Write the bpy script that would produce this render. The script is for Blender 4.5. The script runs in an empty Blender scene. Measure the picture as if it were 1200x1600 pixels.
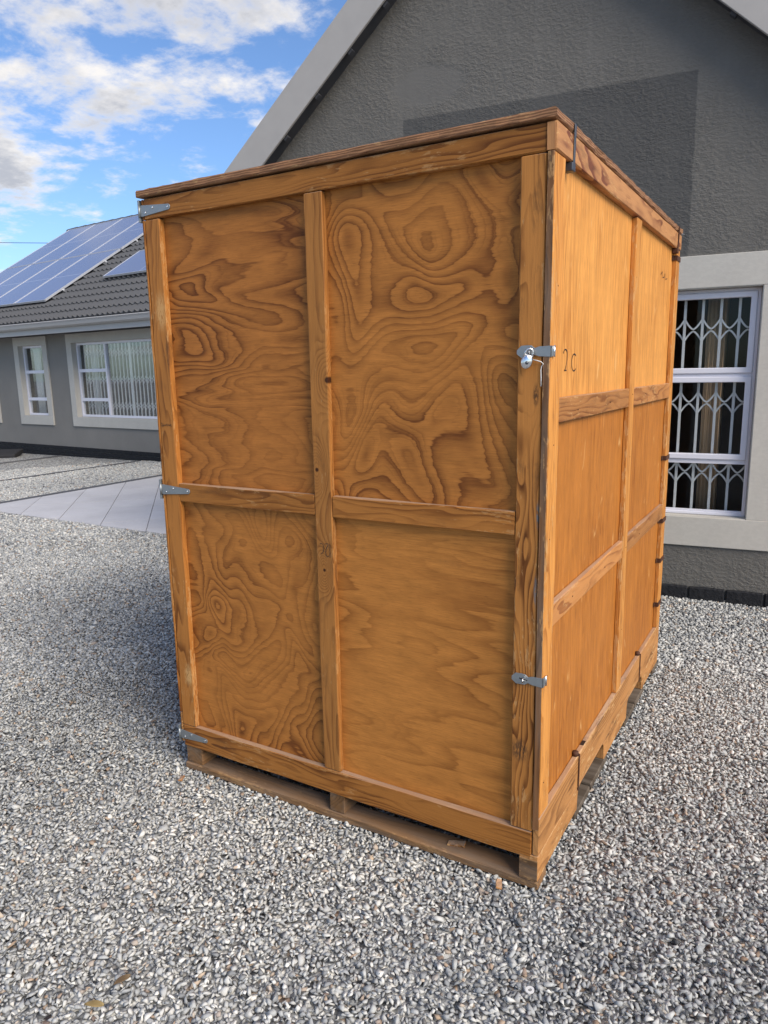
import bpy, bmesh, math, random
import numpy as np
from mathutils import Vector, Matrix

SC = bpy.context.scene
COL = SC.collection
R = math.radians
rng = np.random.default_rng(11)
random.seed(5)

# ------------------------------------------------------------------ camera
CAM = np.array([2.1048, -1.9226, 1.5731])
YAW, PITCH, ROLL, FPX = -0.5328, -0.19154, -0.01872, 1135.65
fw = np.array([math.sin(YAW) * math.cos(PITCH), math.cos(YAW) * math.cos(PITCH), math.sin(PITCH)])
r0 = np.array([math.cos(YAW), -math.sin(YAW), 0.0])
u0 = np.cross(r0, fw)
RT = math.cos(ROLL) * r0 + math.sin(ROLL) * u0
UP = -math.sin(ROLL) * r0 + math.cos(ROLL) * u0
cd = bpy.data.cameras.new('camera')
cd.sensor_fit = 'HORIZONTAL'
cd.sensor_width = 36.0
cd.lens = FPX / 1200 * 36
cd.clip_start = 0.05
cd.clip_end = 3000
cam = bpy.data.objects.new('camera', cd)
cam.matrix_world = Matrix(((RT[0], UP[0], -fw[0], CAM[0]), (RT[1], UP[1], -fw[1], CAM[1]),
                           (RT[2], UP[2], -fw[2], CAM[2]), (0, 0, 0, 1)))
COL.objects.link(cam)
SC.camera = cam

# ------------------------------------------------------------------ light
SUN_EL, SUN_AZ = 38.0, 109.0        # azimuth clockwise from +Y
SKY_STRENGTH = 0.125
vs = SC.view_settings
vs.view_transform = 'Standard'
vs.look = 'None'
vs.gamma = 1.0
vs.use_curve_mapping = False
vs.exposure = 0.6
sl = bpy.data.lights.new('sun', 'SUN')
sl.energy = 2.95
sl.angle = R(38)
sl.color = (1.0, 0.88, 0.74)
so = bpy.data.objects.new('sun', sl)
sd = Vector((math.sin(R(SUN_AZ)) * math.cos(R(SUN_EL)), math.cos(R(SUN_AZ)) * math.cos(R(SUN_EL)), math.sin(R(SUN_EL))))
so.rotation_euler = sd.to_track_quat('Z', 'Y').to_euler()
so.location = (8, -4, 9)
COL.objects.link(so)


# ------------------------------------------------------------------ node helpers
def nd(t, typ, ins=None, **props):
    n = t.nodes.new(typ)
    for k, v in props.items():
        setattr(n, k, v)
    for k, v in (ins or {}).items():
        s = n.inputs[k]
        if isinstance(v, bpy.types.NodeSocket):
            t.links.new(v, s)
        else:
            s.default_value = v
    return n


def mt(t, op, a, b=0.0, c=0.0, clamp=False):
    n = nd(t, 'ShaderNodeMath', {0: a, 1: b, 2: c}, operation=op)
    n.use_clamp = clamp
    return n.outputs[0]


def mixc(t, f, a, b, bt='MIX'):
    n = t.nodes.new('ShaderNodeMix')
    n.data_type = 'RGBA'
    n.blend_type = bt
    for s, v in ((n.inputs[0], f), (n.inputs[6], a), (n.inputs[7], b)):
        if isinstance(v, bpy.types.NodeSocket):
            t.links.new(v, s)
        elif isinstance(v, (int, float)):
            s.default_value = v
        else:
            s.default_value = (*v[:3], 1)
    return n.outputs[2]


def ramp(t, f, stops, interp='LINEAR'):
    n = t.nodes.new('ShaderNodeValToRGB')
    n.color_ramp.interpolation = interp
    e = n.color_ramp.elements
    while len(e) < len(stops):
        e.new(0.5)
    for el, (p, c) in zip(e, stops):
        el.position = p
        el.color = (c, c, c, 1) if isinstance(c, (int, float)) else (*c, 1)
    t.links.new(f, n.inputs[0])
    return n.outputs[0]


def vec(t, x, y, z):
    return nd(t, 'ShaderNodeCombineXYZ', {0: x, 1: y, 2: z}).outputs[0]


def vmul(t, v, s):
    return nd(t, 'ShaderNodeVectorMath', {0: v, 1: s}, operation='MULTIPLY').outputs[0]


def vadd(t, v, s):
    return nd(t, 'ShaderNodeVectorMath', {0: v, 1: s}, operation='ADD').outputs[0]


def noise(t, v, scale=1.0, detail=2.0, rough=0.5, dist=0.0):
    return nd(t, 'ShaderNodeTexNoise', {'Vector': v, 'Scale': scale, 'Detail': detail, 'Roughness': rough, 'Distortion': dist}).outputs[0]


def sstep(t, v, a, b):
    n = nd(t, 'ShaderNodeMapRange', {0: v, 1: a, 2: b, 3: 0.0, 4: 1.0}, interpolation_type='SMOOTHSTEP')
    return n.outputs[0]


def new_mat(name):
    m = bpy.data.materials.new(name)
    m.use_nodes = True
    t = m.node_tree
    t.nodes.clear()
    out = t.nodes.new('ShaderNodeOutputMaterial')
    b = t.nodes.new('ShaderNodeBsdfPrincipled')
    t.links.new(b.outputs[0], out.inputs[0])
    return m, t, b, out


def bump(t, b, h, strength=0.3, dist=0.01):
    n = nd(t, 'ShaderNodeBump', {'Height': h, 'Strength': strength, 'Distance': dist})
    t.links.new(n.outputs[0], b.inputs['Normal'])


def setin(t, b, name, v):
    if isinstance(v, bpy.types.NodeSocket):
        t.links.new(v, b.inputs[name])
    else:
        b.inputs[name].default_value = v


# ------------------------------------------------------------------ world: sky and clouds
world = bpy.data.worlds.new('World')
SC.world = world
world.use_nodes = True
t = world.node_tree
t.nodes.clear()
wout = t.nodes.new('ShaderNodeOutputWorld')
sky = nd(t, 'ShaderNodeTexSky', sky_type='NISHITA')
sky.sun_disc = False
sky.sun_elevation = R(SUN_EL)
sky.sun_rotation = R(SUN_AZ)
sky.air_density = 1.0
sky.dust_density = 0.6
sky.ozone_density = 1.6
gen = nd(t, 'ShaderNodeTexCoord').outputs['Generated']
sp = nd(t, 'ShaderNodeSeparateXYZ', {0: gen})
zz = mt(t, 'MAXIMUM', sp.outputs[2], 0.0)
den = mt(t, 'ADD', zz, 0.16)
CLOUD_OFF = (-19.82, -12.21)
pv = vec(t, mt(t, 'ADD', mt(t, 'DIVIDE', sp.outputs[0], den), CLOUD_OFF[0]),
         mt(t, 'ADD', mt(t, 'DIVIDE', sp.outputs[1], den), CLOUD_OFF[1]), 0.0)


def cloud_density(q):
    big = noise(t, q, 0.75, 1.5, 0.5)
    det = noise(t, q, 4.2, 9.0, 0.62, 0.1)
    return mt(t, 'ADD', mt(t, 'MULTIPLY', big, 0.72), mt(t, 'MULTIPLY', det, 0.58))


dens = cloud_density(pv)
cmask = mt(t, 'MULTIPLY', sstep(t, dens, 0.645, 0.765), sstep(t, sp.outputs[2], 0.0, 0.06))
# the side of a cloud turned away from the sun, and its thick middle, are greyer
lit = cloud_density(vadd(t, pv, (0.10, -0.05, 0.0)))
shade = mt(t, 'MULTIPLY', sstep(t, lit, 0.62, 0.78), sstep(t, dens, 0.67, 0.79))
ccol = mixc(t, shade, (5.4, 5.2, 5.0), (2.8, 2.9, 3.2))
skyc = mixc(t, 1.0, sky.outputs[0], (0.64, 0.78, 0.97), 'MULTIPLY')
wc = mixc(t, mt(t, 'MULTIPLY', cmask, 0.96), skyc, ccol)
bg = nd(t, 'ShaderNodeBackground', {0: wc, 1: SKY_STRENGTH})
t.links.new(bg.outputs[0], wout.inputs[0])


# ------------------------------------------------------------------ materials
def wood(name, light, dark, rings=120.0, amp=3.2, contrast=0.8, knots=(), wear=0.5, grime=0.35, gray=0.0, rough=0.5, marks=(), dust=0.85):
    m, t, b, out = new_mat(name)
    G = nd(t, 'ShaderNodeAttribute', attribute_name='grain').outputs['Vector']
    E = nd(t, 'ShaderNodeAttribute', attribute_name='edge').outputs['Fac']
    rnd = nd(t, 'ShaderNodeObjectInfo').outputs['Random']
    off = vec(t, mt(t, 'MULTIPLY', rnd, 17.0), mt(t, 'MULTIPLY', rnd, 31.0), mt(t, 'MULTIPLY', rnd, 7.0))
    s = nd(t, 'ShaderNodeSeparateXYZ', {0: G})
    a, c, d = s.outputs
    n1 = noise(t, vadd(t, vmul(t, G, (1.7, 8.0, 8.0)), off), 1.0, 2.5, 0.5)
    cc = mt(t, 'ADD', c, mt(t, 'MULTIPLY', mt(t, 'SUBTRACT', rnd, 0.5), 0.11))
    dd = mt(t, 'ADD', d, mt(t, 'ADD', mt(t, 'MULTIPLY', rnd, 0.045), 0.03))
    rad = mt(t, 'SQRT', mt(t, 'ADD', mt(t, 'MULTIPLY', cc, cc), mt(t, 'MULTIPLY', dd, dd)))
    v = mt(t, 'ADD', mt(t, 'MULTIPLY', rad, rings), mt(t, 'MULTIPLY', n1, amp * 2.4))
    core = None
    for (ka, kc, kr) in knots:
        da = mt(t, 'MULTIPLY', mt(t, 'SUBTRACT', a, ka), 0.42)
        dc = mt(t, 'SUBTRACT', c, kc)
        q = mt(t, 'ADD', mt(t, 'MULTIPLY', da, da), mt(t, 'MULTIPLY', dc, dc))
        g = mt(t, 'EXPONENT', mt(t, 'MULTIPLY', q, -1.0 / (kr * kr * 4.5)))
        v = mt(t, 'ADD', v, mt(t, 'MULTIPLY', g, 9.0))
        da2 = mt(t, 'SUBTRACT', a, ka)
        q2 = mt(t, 'SQRT', mt(t, 'ADD', mt(t, 'MULTIPLY', da2, da2), mt(t, 'MULTIPLY', dc, dc)))
        k = mt(t, 'SUBTRACT', 1.0, sstep(t, mt(t, 'ADD', q2, mt(t, 'MULTIPLY', n1, kr * 0.4)), kr * 0.45, kr * 0.85))
        core = k if core is None else mt(t, 'MAXIMUM', core, k)
    f = mt(t, 'FRACT', v)
    band = ramp(t, f, [(0.0, 0.05), (0.45, 0.18), (0.80, 0.85), (0.93, 1.0), (1.0, 0.05)])
    fib = noise(t, vadd(t, vmul(t, G, (9.0, 430.0, 430.0)), off), 1.0, 3.0, 0.6)
    blot = noise(t, vadd(t, vmul(t, G, (2.5, 14.0, 14.0)), off), 1.0, 3.0, 0.55)
    fac = mt(t, 'MULTIPLY', band, mt(t, 'MULTIPLY', sstep(t, blot, 0.25, 0.7), contrast))
    fac = mt(t, 'ADD', fac, mt(t, 'MULTIPLY', mt(t, 'SUBTRACT', blot, 0.5), 0.55), clamp=True)
    col = mixc(t, fac, light, dark)
    val = mt(t, 'ADD', mt(t, 'MULTIPLY', fib, 0.55), mt(t, 'ADD', mt(t, 'MULTIPLY', rnd, 0.38), 0.52))
    col = mixc(t, 1.0, col, vec(t, val, val, val), 'MULTIPLY')
    if gray:
        gm = mt(t, 'MULTIPLY', sstep(t, noise(t, vadd(t, vmul(t, G, (3.0, 20.0, 20.0)), off), 1.0, 4.0, 0.6), 0.35, 0.7), gray)
        col = mixc(t, gm, col, (0.20, 0.165, 0.13))
    # grime in patches
    gr = sstep(t, noise(t, vadd(t, vmul(t, G, (5.0, 16.0, 16.0)), vmul(t, off, (2.0, 2.0, 2.0))), 1.0, 6.0, 0.68), 0.545, 0.70)
    col = mixc(t, mt(t, 'MULTIPLY', gr, grime), col, (0.055, 0.035, 0.02))
    # pale chips, mostly along the edges
    e4 = mt(t, 'POWER', mt(t, 'ABSOLUTE', E), 5.0)
    wn = noise(t, vadd(t, vmul(t, G, (26.0, 95.0, 95.0)), off), 1.0, 4.0, 0.65)
    wl = noise(t, vadd(t, vmul(t, G, (4.0, 6.0, 6.0)), off), 1.0, 2.0, 0.5)
    wm = mt(t, 'ADD', mt(t, 'ADD', wn, mt(t, 'MULTIPLY', e4, 0.10)), mt(t, 'MULTIPLY', mt(t, 'SUBTRACT', wl, 0.5), 0.55))
    wmask = mt(t, 'MULTIPLY', sstep(t, wm, 0.625, 0.715), wear)
    col = mixc(t, wmask, col, (0.56, 0.33, 0.14))
    for (ma, mc, ra, rc, mcol, dens_) in marks:
        ea = mt(t, 'DIVIDE', mt(t, 'SUBTRACT', a, ma), ra)
        ec = mt(t, 'DIVIDE', mt(t, 'SUBTRACT', c, mc), rc)
        er = mt(t, 'SQRT', mt(t, 'ADD', mt(t, 'MULTIPLY', ea, ea), mt(t, 'MULTIPLY', ec, ec)))
        mn = noise(t, vmul(t, G, (60.0, 190.0, 190.0)), 1.0, 5.0, 0.7)
        mm = mt(t, 'MULTIPLY', mt(t, 'SUBTRACT', 1.0, sstep(t, er, 0.3, 1.0)), sstep(t, mn, 0.36, 0.54))
        col = mixc(t, mt(t, 'MULTIPLY', mm, dens_), col, mcol)
    # settled dust on upward faces
    nz = nd(t, 'ShaderNodeSeparateXYZ', {0: nd(t, 'ShaderNodeNewGeometry').outputs['Normal']}).outputs[2]
    du = mt(t, 'MULTIPLY', sstep(t, nz, 0.6, 0.9), mt(t, 'ADD', 0.35, mt(t, 'MULTIPLY', blot, 0.8)), clamp=True)
    col = mixc(t, mt(t, 'MULTIPLY', du, dust), col, (0.40, 0.295, 0.215))
    if core is not None:
        col = mixc(t, core, col, (0.05, 0.018, 0.008))
    setin(t, b, 'Base Color', col)
    setin(t, b, 'Roughness', mt(t, 'ADD', mt(t, 'MULTIPLY', fib, 0.25), rough - 0.08))
    b.inputs['Specular IOR Level'].default_value = 0.16
    h = mt(t, 'ADD', mt(t, 'MULTIPLY', fib, 0.6), mt(t, 'MULTIPLY', band, 0.4))
    h = mt(t, 'SUBTRACT', h, mt(t, 'MULTIPLY', wmask, 0.8))
    bump(t, b, h, 0.55, 0.0012)
    return m


def plywood(name, light, dark, su, sv, K, contrast=0.85, seed=0.0, detail=1.2, dist=0.35, soft=0.0, flecks=0.0, fiber_axis='u', rough=0.5):
    m, t, b, out = new_mat(name)
    G = nd(t, 'ShaderNodeAttribute', attribute_name='grain').outputs['Vector']
    rnd = nd(t, 'ShaderNodeObjectInfo').outputs['Random']
    if seed:
        off = (seed * 3.7, seed * 1.9, 0.0)
    else:
        off = vec(t, mt(t, 'MULTIPLY', rnd, 23.0), mt(t, 'MULTIPLY', rnd, 41.0), 0.0)
    P = vadd(t, vmul(t, G, (su, sv, 0.0)), off)
    fld = noise(t, P, 1.0, detail, 0.45, dist)
    if fiber_axis == 'u':
        fs, fm, fm2 = (14.0, 330.0, 300.0), (5.0, 60.0, 60.0), (9.0, 26.0, 1.0)
    else:
        fs, fm, fm2 = (330.0, 14.0, 300.0), (60.0, 4.0, 60.0), (26.0, 5.0, 1.0)
    fib = noise(t, vadd(t, vmul(t, G, fs), off), 1.0, 3.0, 0.6)
    jag = noise(t, vadd(t, vmul(t, G, fm), off), 1.0, 3.0, 0.6)
    v = mt(t, 'ADD', mt(t, 'MULTIPLY', fld, K), mt(t, 'MULTIPLY', jag, 0.55))
    f = mt(t, 'FRACT', v)
    band = ramp(t, f, [(0.0, 0.16), (0.10, 0.0), (0.40, 0.08), (0.66, 0.40), (0.84, 0.72), (0.94, 1.0), (1.0, 0.16)])
    big = noise(t, vadd(t, vmul(t, G, (2.2, 2.2, 0.0)), off), 1.0, 3.0, 0.5)
    f2 = mt(t, 'FRACT', mt(t, 'ADD', mt(t, 'MULTIPLY', fld, K * 2.6), mt(t, 'MULTIPLY', jag, 0.9)))
    fine = ramp(t, f2, [(0.0, 0.0), (0.6, 0.1), (0.9, 1.0), (1.0, 0.0)])
    msk = sstep(t, noise(t, vadd(t, vmul(t, G, (3.0, 3.0, 0.0)), (9.0, 4.0, 2.0)), 1.0, 2.0, 0.5), 0.42, 0.62)
    soft_ = noise(t, vadd(t, vmul(t, G, fm2), off), 1.0, 4.0, 0.65)
    band = mt(t, 'ADD', mt(t, 'MULTIPLY', band, mt(t, 'ADD', 0.45, mt(t, 'MULTIPLY', soft_, 0.75))), mt(t, 'MULTIPLY', mt(t, 'MULTIPLY', fine, msk), 0.35))
    fac = mt(t, 'MULTIPLY', band, mt(t, 'MULTIPLY', mt(t, 'ADD', 0.45, sstep(t, big, 0.3, 0.7)), contrast), clamp=True)
    fac = mt(t, 'ADD', fac, mt(t, 'MULTIPLY', mt(t, 'SUBTRACT', big, 0.5), 0.5), clamp=True)
    col = mixc(t, fac, light, dark)
    val = mt(t, 'ADD', mt(t, 'MULTIPLY', fib, 0.70), mt(t, 'ADD', 0.47, mt(t, 'MULTIPLY', jag, 0.36)))
    col = mixc(t, 1.0, col, vec(t, val, val, val), 'MULTIPLY')
    mot = noise(t, vadd(t, vmul(t, G, fm2), (3.0, 8.0, 1.0)), 1.0, 5.0, 0.65)
    mk2 = mt(t, 'ADD', 0.68, mt(t, 'MULTIPLY', mot, 0.64))
    col = mixc(t, 1.0, col, vec(t, mk2, mk2, mk2), 'MULTIPLY')
    por = sstep(t, noise(t, vadd(t, vmul(t, G, (30.0, 520.0, 1.0) if fiber_axis == 'u' else (520.0, 22.0, 1.0)), off), 1.0, 1.0, 0.5), 0.60, 0.72)
    col = mixc(t, mt(t, 'MULTIPLY', por, 0.30), col, (0.09, 0.035, 0.012))
    # specks and scuffs
    spk = sstep(t, noise(t, vmul(t, G, (90.0, 90.0, 1.0)), 1.0, 2.0, 0.5), 0.79, 0.83)
    col = mixc(t, mt(t, 'MULTIPLY', spk, 0.6), col, (0.6, 0.42, 0.25))
    scf = sstep(t, noise(t, vadd(t, vmul(t, G, (3.5, 5.0, 1.0)), off), 1.0, 7.0, 0.72), 0.63, 0.80)
    col = mixc(t, mt(t, 'MULTIPLY', scf, 0.35), col, (0.10, 0.055, 0.028))
    if flecks:
        fl = sstep(t, noise(t, vadd(t, vmul(t, G, (16.0, 7.0, 1.0)), off), 1.0, 2.0, 0.5, 0.8), 0.66, 0.80)
        col = mixc(t, mt(t, 'MULTIPLY', fl, flecks), col, (0.72, 0.43, 0.17))
        st = sstep(t, noise(t, nd(t, 'ShaderNodeVectorRotate', {0: vmul(t, G, (1.0, 1.0, 0.0)), 'Angle': 0.7}, rotation_type='Z_AXIS').outputs[0], 30.0, 4.0, 0.7, 1.2), 0.70, 0.76)
        col = mixc(t, mt(t, 'MULTIPLY', st, 0.35), col, (0.70, 0.42, 0.18))
    setin(t, b, 'Base Color', col)
    setin(t, b, 'Roughness', mt(t, 'ADD', mt(t, 'MULTIPLY', fib, 0.25), rough - 0.1))
    b.inputs['Specular IOR Level'].default_value = 0.16
    bump(t, b, mt(t, 'ADD', mt(t, 'MULTIPLY', fib, 0.5), mt(t, 'MULTIPLY', band, 0.25)), 0.35, 0.0008)
    return m


def simple(name, col, rough=0.6, metal=0.0, var=0.12, nscale=30.0, bstr=0.0, bdist=0.002, spec=0.5):
    m, t, b, out = new_mat(name)
    o = nd(t, 'ShaderNodeTexCoord').outputs['Object']
    n = noise(t, o, nscale, 5.0, 0.6)
    k = mt(t, 'ADD', mt(t, 'MULTIPLY', n, 2 * var), 1.0 - var)
    setin(t, b, 'Base Color', mixc(t, 1.0, (*col, 1), vec(t, k, k, k), 'MULTIPLY'))
    setin(t, b, 'Roughness', mt(t, 'ADD', mt(t, 'MULTIPLY', n, 0.2), rough - 0.1))
    b.inputs['Metallic'].default_value = metal
    b.inputs['Specular IOR Level'].default_value = spec
    if bstr:
        bump(t, b, n, bstr, bdist)
    return m


def plaster(name, col, coarse=1.0, patch=None):
    m, t, b, out = new_mat(name)
    o = nd(t, 'ShaderNodeTexCoord').outputs['Object']
    n1 = noise(t, vmul(t, o, (1.0, 1.0, 1.6)), 34.0, 4.0, 0.6, 0.25)
    n2 = noise(t, o, 11.0, 3.0, 0.5, 0.5)
    n3 = noise(t, o, 1.3, 5.0, 0.6)
    ridg = sstep(t, n1, 0.40, 0.62)
    h = mt(t, 'ADD', mt(t, 'MULTIPLY', ridg, 0.6), mt(t, 'ADD', mt(t, 'MULTIPLY', n2, 0.8), mt(t, 'MULTIPLY', noise(t, o, 150.0, 3.0), 0.25)))
    k = mt(t, 'ADD', mt(t, 'MULTIPLY', n3, 0.34), mt(t, 'ADD', 0.80, mt(t, 'MULTIPLY', ridg, 0.05)))
    c = mixc(t, 1.0, (*col, 1), vec(t, k, k, k), 'MULTIPLY')
    # dust near the ground and rain streaks
    s = nd(t, 'ShaderNodeSeparateXYZ', {0: o})
    stk = sstep(t, noise(t, vmul(t, o, (9.0, 1.0, 0.5)), 1.0, 4.0, 0.6), 0.5, 0.8)
    c = mixc(t, mt(t, 'MULTIPLY', stk, 0.10), c, (0.25, 0.24, 0.22))
    if patch:
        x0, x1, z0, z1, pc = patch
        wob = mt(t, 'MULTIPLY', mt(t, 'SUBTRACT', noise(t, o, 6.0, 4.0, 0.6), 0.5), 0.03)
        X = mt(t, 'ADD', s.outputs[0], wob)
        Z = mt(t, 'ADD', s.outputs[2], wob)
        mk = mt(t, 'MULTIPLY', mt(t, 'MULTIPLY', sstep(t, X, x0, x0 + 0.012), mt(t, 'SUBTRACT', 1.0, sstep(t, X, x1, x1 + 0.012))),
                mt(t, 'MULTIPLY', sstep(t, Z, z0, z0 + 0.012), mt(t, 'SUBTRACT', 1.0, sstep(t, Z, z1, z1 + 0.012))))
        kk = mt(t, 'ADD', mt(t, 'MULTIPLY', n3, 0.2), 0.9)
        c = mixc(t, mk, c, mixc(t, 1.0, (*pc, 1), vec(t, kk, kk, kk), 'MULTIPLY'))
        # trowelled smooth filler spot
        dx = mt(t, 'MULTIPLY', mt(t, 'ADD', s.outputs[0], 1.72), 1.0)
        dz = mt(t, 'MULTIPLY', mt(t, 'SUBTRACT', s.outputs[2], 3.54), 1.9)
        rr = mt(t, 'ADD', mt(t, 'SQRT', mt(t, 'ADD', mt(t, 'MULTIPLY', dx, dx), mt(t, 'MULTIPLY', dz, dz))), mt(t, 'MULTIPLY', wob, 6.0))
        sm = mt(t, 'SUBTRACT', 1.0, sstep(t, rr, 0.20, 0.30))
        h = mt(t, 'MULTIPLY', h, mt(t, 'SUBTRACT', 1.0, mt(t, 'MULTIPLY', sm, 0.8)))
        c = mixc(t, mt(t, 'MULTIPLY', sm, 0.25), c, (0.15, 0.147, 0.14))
    setin(t, b, 'Base Color', c)
    b.inputs['Roughness'].default_value = 0.75
    b.inputs['Specular IOR Level'].default_value = 0.3
    bump(t, b, mt(t, 'MULTIPLY', h, mt(t, 'ADD', 0.35, sstep(t, noise(t, o, 3.5, 3.0), 0.35, 0.65))), 0.42 * coarse, 0.016)
    return m


def glass(name, refl=1.0, tint=(0.80, 0.84, 0.83)):
    m, t, b, out = new_mat(name)
    t.nodes.remove(b)
    fr = nd(t, 'ShaderNodeFresnel', {'IOR': 1.45}).outputs[0]
    tr = nd(t, 'ShaderNodeBsdfTransparent', {0: (*tint, 1)})
    gl = nd(t, 'ShaderNodeBsdfGlossy', {0: (1, 1, 1, 1), 'Roughness': 0.01})
    f = mt(t, 'ADD', mt(t, 'MULTIPLY', fr, refl), 0.0, clamp=True)
    mx = nd(t, 'ShaderNodeMixShader', {0: f, 1: tr.outputs[0], 2: gl.outputs[0]})
    t.links.new(mx.outputs[0], out.inputs[0])
    return m


L1, D1 = (0.425, 0.165, 0.036), (0.155, 0.050, 0.012)
M = {}
M['lumber'] = wood('stained lumber', (0.385, 0.153, 0.034), (0.145, 0.047, 0.010), rings=75, amp=4.6, contrast=1.05, wear=0.35)
M['lumber_knots'] = wood('knotty lumber', (0.43, 0.182, 0.046), (0.18, 0.062, 0.015), rings=55, amp=3.0, contrast=0.9, wear=0.25,
                         knots=((0.397, 0.033, 0.020), (0.109, -0.020, 0.014), (-0.229, -0.004, 0.013)))
M['lumber_worn'] = wood('stained lumber with worn spots', (0.375, 0.150, 0.034), (0.140, 0.046, 0.010), rings=75, amp=4.6, contrast=1.0, wear=0.45,
                        marks=((0.645, 0.012, 0.085, 0.034, (0.60, 0.34, 0.13), 0.85), (-0.74, 0.016, 0.06, 0.03, (0.62, 0.36, 0.14), 0.9), (0.50, 0.030, 0.10, 0.01, (0.06, 0.03, 0.015), 0.6)))
M['lumber_strong'] = wood('banded fir lumber', (0.40, 0.165, 0.040), (0.105, 0.034, 0.008), rings=95, amp=6.5, contrast=1.25, wear=0.5, grime=0.5,
                          marks=((-0.70, -0.01, 0.05, 0.04, (0.03, 0.022, 0.018), 0.75), (0.35, 0.02, 0.04, 0.012, (0.03, 0.02, 0.015), 0.8), (0.02, 0.033, 0.05, 0.008, (0.16, 0.19, 0.20), 0.9), (-0.2, 0.03, 0.06, 0.008, (0.15, 0.18, 0.19), 0.8)))
M['lumber_red'] = wood('reddish worn lumber', (0.42, 0.205, 0.082), (0.16, 0.056, 0.026), rings=26, amp=3.2, contrast=1.5, wear=0.5, grime=0.3)
M['lumber_pink'] = wood('reddish lumber', (0.46, 0.205, 0.066), (0.235, 0.086, 0.026), rings=60, amp=3.5, contrast=1.0, wear=0.5, grime=0.25)
M['lumber_side'] = wood('yellow side lumber', (0.56, 0.245, 0.058), (0.30, 0.105, 0.020), rings=90, amp=4.5, contrast=0.85, wear=0.7, grime=0.3)
M['skid'] = wood('weathered skid lumber', (0.22, 0.115, 0.048), (0.075, 0.036, 0.015), rings=70, contrast=0.7, wear=0.3, grime=0.6, gray=0.45, rough=0.75, dust=0.25)
M['stringer'] = wood('scuffed stringer lumber', (0.42, 0.20, 0.068), (0.15, 0.062, 0.02), rings=70, contrast=0.8, wear=0.9, grime=0.7, rough=0.65)
M['ply_ul'] = plywood('plywood long figure', (0.40, 0.150, 0.033), (0.135, 0.042, 0.010), 1.5, 5.0, 15.0, 0.9, seed=3.3, detail=1.8, dist=0.45)
M['ply_ur'] = plywood('plywood island figure', L1, D1, 3.0, 2.5, 20.0, 0.84, seed=8.1, detail=1.3, dist=0.5)
M['ply_ll'] = plywood('plywood knotted figure', L1, D1, 3.8, 3.0, 19.0, 0.86, seed=5.7, detail=1.4, dist=0.5)
M['ply_lr'] = plywood('plywood plain figure', (0.47, 0.188, 0.041), (0.21, 0.072, 0.015), 1.1, 4.6, 10.0, 0.6, seed=12.4, detail=1.8, dist=0.5)
M['ply_side'] = plywood('plywood straight grain', (0.43, 0.160, 0.029), (0.235, 0.072, 0.011), 13.0, 0.75, 12.0, 0.7, detail=3.0, dist=0.3, flecks=0.9, fiber_axis='v')
M['ply_side_pale_lit'] = plywood('plywood pale lit straight grain', (0.66, 0.302, 0.074), (0.42, 0.158, 0.031), 12.0, 0.6, 11.0, 0.7, detail=3.0, dist=0.3, flecks=0.8, fiber_axis='v')  # bleached copy for upper panels; its colour also carries the brighter light there
M['post'] = wood('worn grey-brown post', (0.20, 0.092, 0.036), (0.065, 0.030, 0.014), rings=90, contrast=0.9, wear=0.5, grime=0.8, gray=0.5)
M['skid_shaded'] = wood('shaded grey inner skid board', (0.11, 0.085, 0.062), (0.05, 0.036, 0.026), rings=60, wear=0.1, grime=0.6, gray=0.6, rough=0.85, dust=0.0)  # inner boards coloured darker, painting shade into the fork openings
M['dark_wood'] = simple('dark inner wood', (0.05, 0.028, 0.014), 0.8, var=0.3)
M['galv'] = simple('galvanised steel', (0.33, 0.355, 0.365), 0.48, 0.8, var=0.12, nscale=60)
M['chrome'] = simple('chrome', (0.75, 0.75, 0.75), 0.16, 1.0, var=0.05, nscale=40, bstr=0.2, bdist=0.002)
M['rust'] = simple('rusty steel', (0.085, 0.035, 0.018), 0.75, 0.3, var=0.5, nscale=120, bstr=0.4)
M['dark_steel'] = simple('dark steel strap', (0.10, 0.105, 0.115), 0.45, 0.7, var=0.3, nscale=50)
M['ink'] = simple('black marker ink', (0.018, 0.012, 0.010), 0.6)
M['wire'] = simple('white wire', (0.72, 0.72, 0.70), 0.4)


def lid_material():
    m, t, b, out = new_mat('lid plywood')
    G = nd(t, 'ShaderNodeAttribute', attribute_name='grain').outputs['Vector']
    s = nd(t, 'ShaderNodeSeparateXYZ', {0: G})
    wob = noise(t, vmul(t, G, (6.0, 6.0, 60.0)), 1.0, 3.0)
    z = mt(t, 'ADD', mt(t, 'MULTIPLY', s.outputs[2], 150.0), mt(t, 'MULTIPLY', wob, 1.3))
    lam = ramp(t, mt(t, 'FRACT', z), [(0.0, 0.0), (0.4, 0.2), (0.55, 1.0), (0.9, 0.8), (1.0, 0.0)])
    n = noise(t, vmul(t, G, (22.0, 22.0, 300.0)), 1.0, 5.0, 0.65)
    c = mixc(t, lam, (0.34, 0.175, 0.085), (0.17, 0.078, 0.038))
    chip = sstep(t, noise(t, vmul(t, G, (30.0, 30.0, 90.0)), 1.0, 4.0, 0.6), 0.58, 0.70)
    c = mixc(t, mt(t, 'MULTIPLY', chip, 0.7), c, (0.42, 0.25, 0.11))
    k = mt(t, 'ADD', mt(t, 'MULTIPLY', n, 0.9), 0.5)
    setin(t, b, 'Base Color', mixc(t, 1.0, c, vec(t, k, k, k), 'MULTIPLY'))
    b.inputs['Roughness'].default_value = 0.7
    b.inputs['Specular IOR Level'].default_value = 0.25
    bump(t, b, mt(t, 'ADD', mt(t, 'MULTIPLY', lam, -0.5), n), 0.6, 0.002)
    return m


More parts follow.
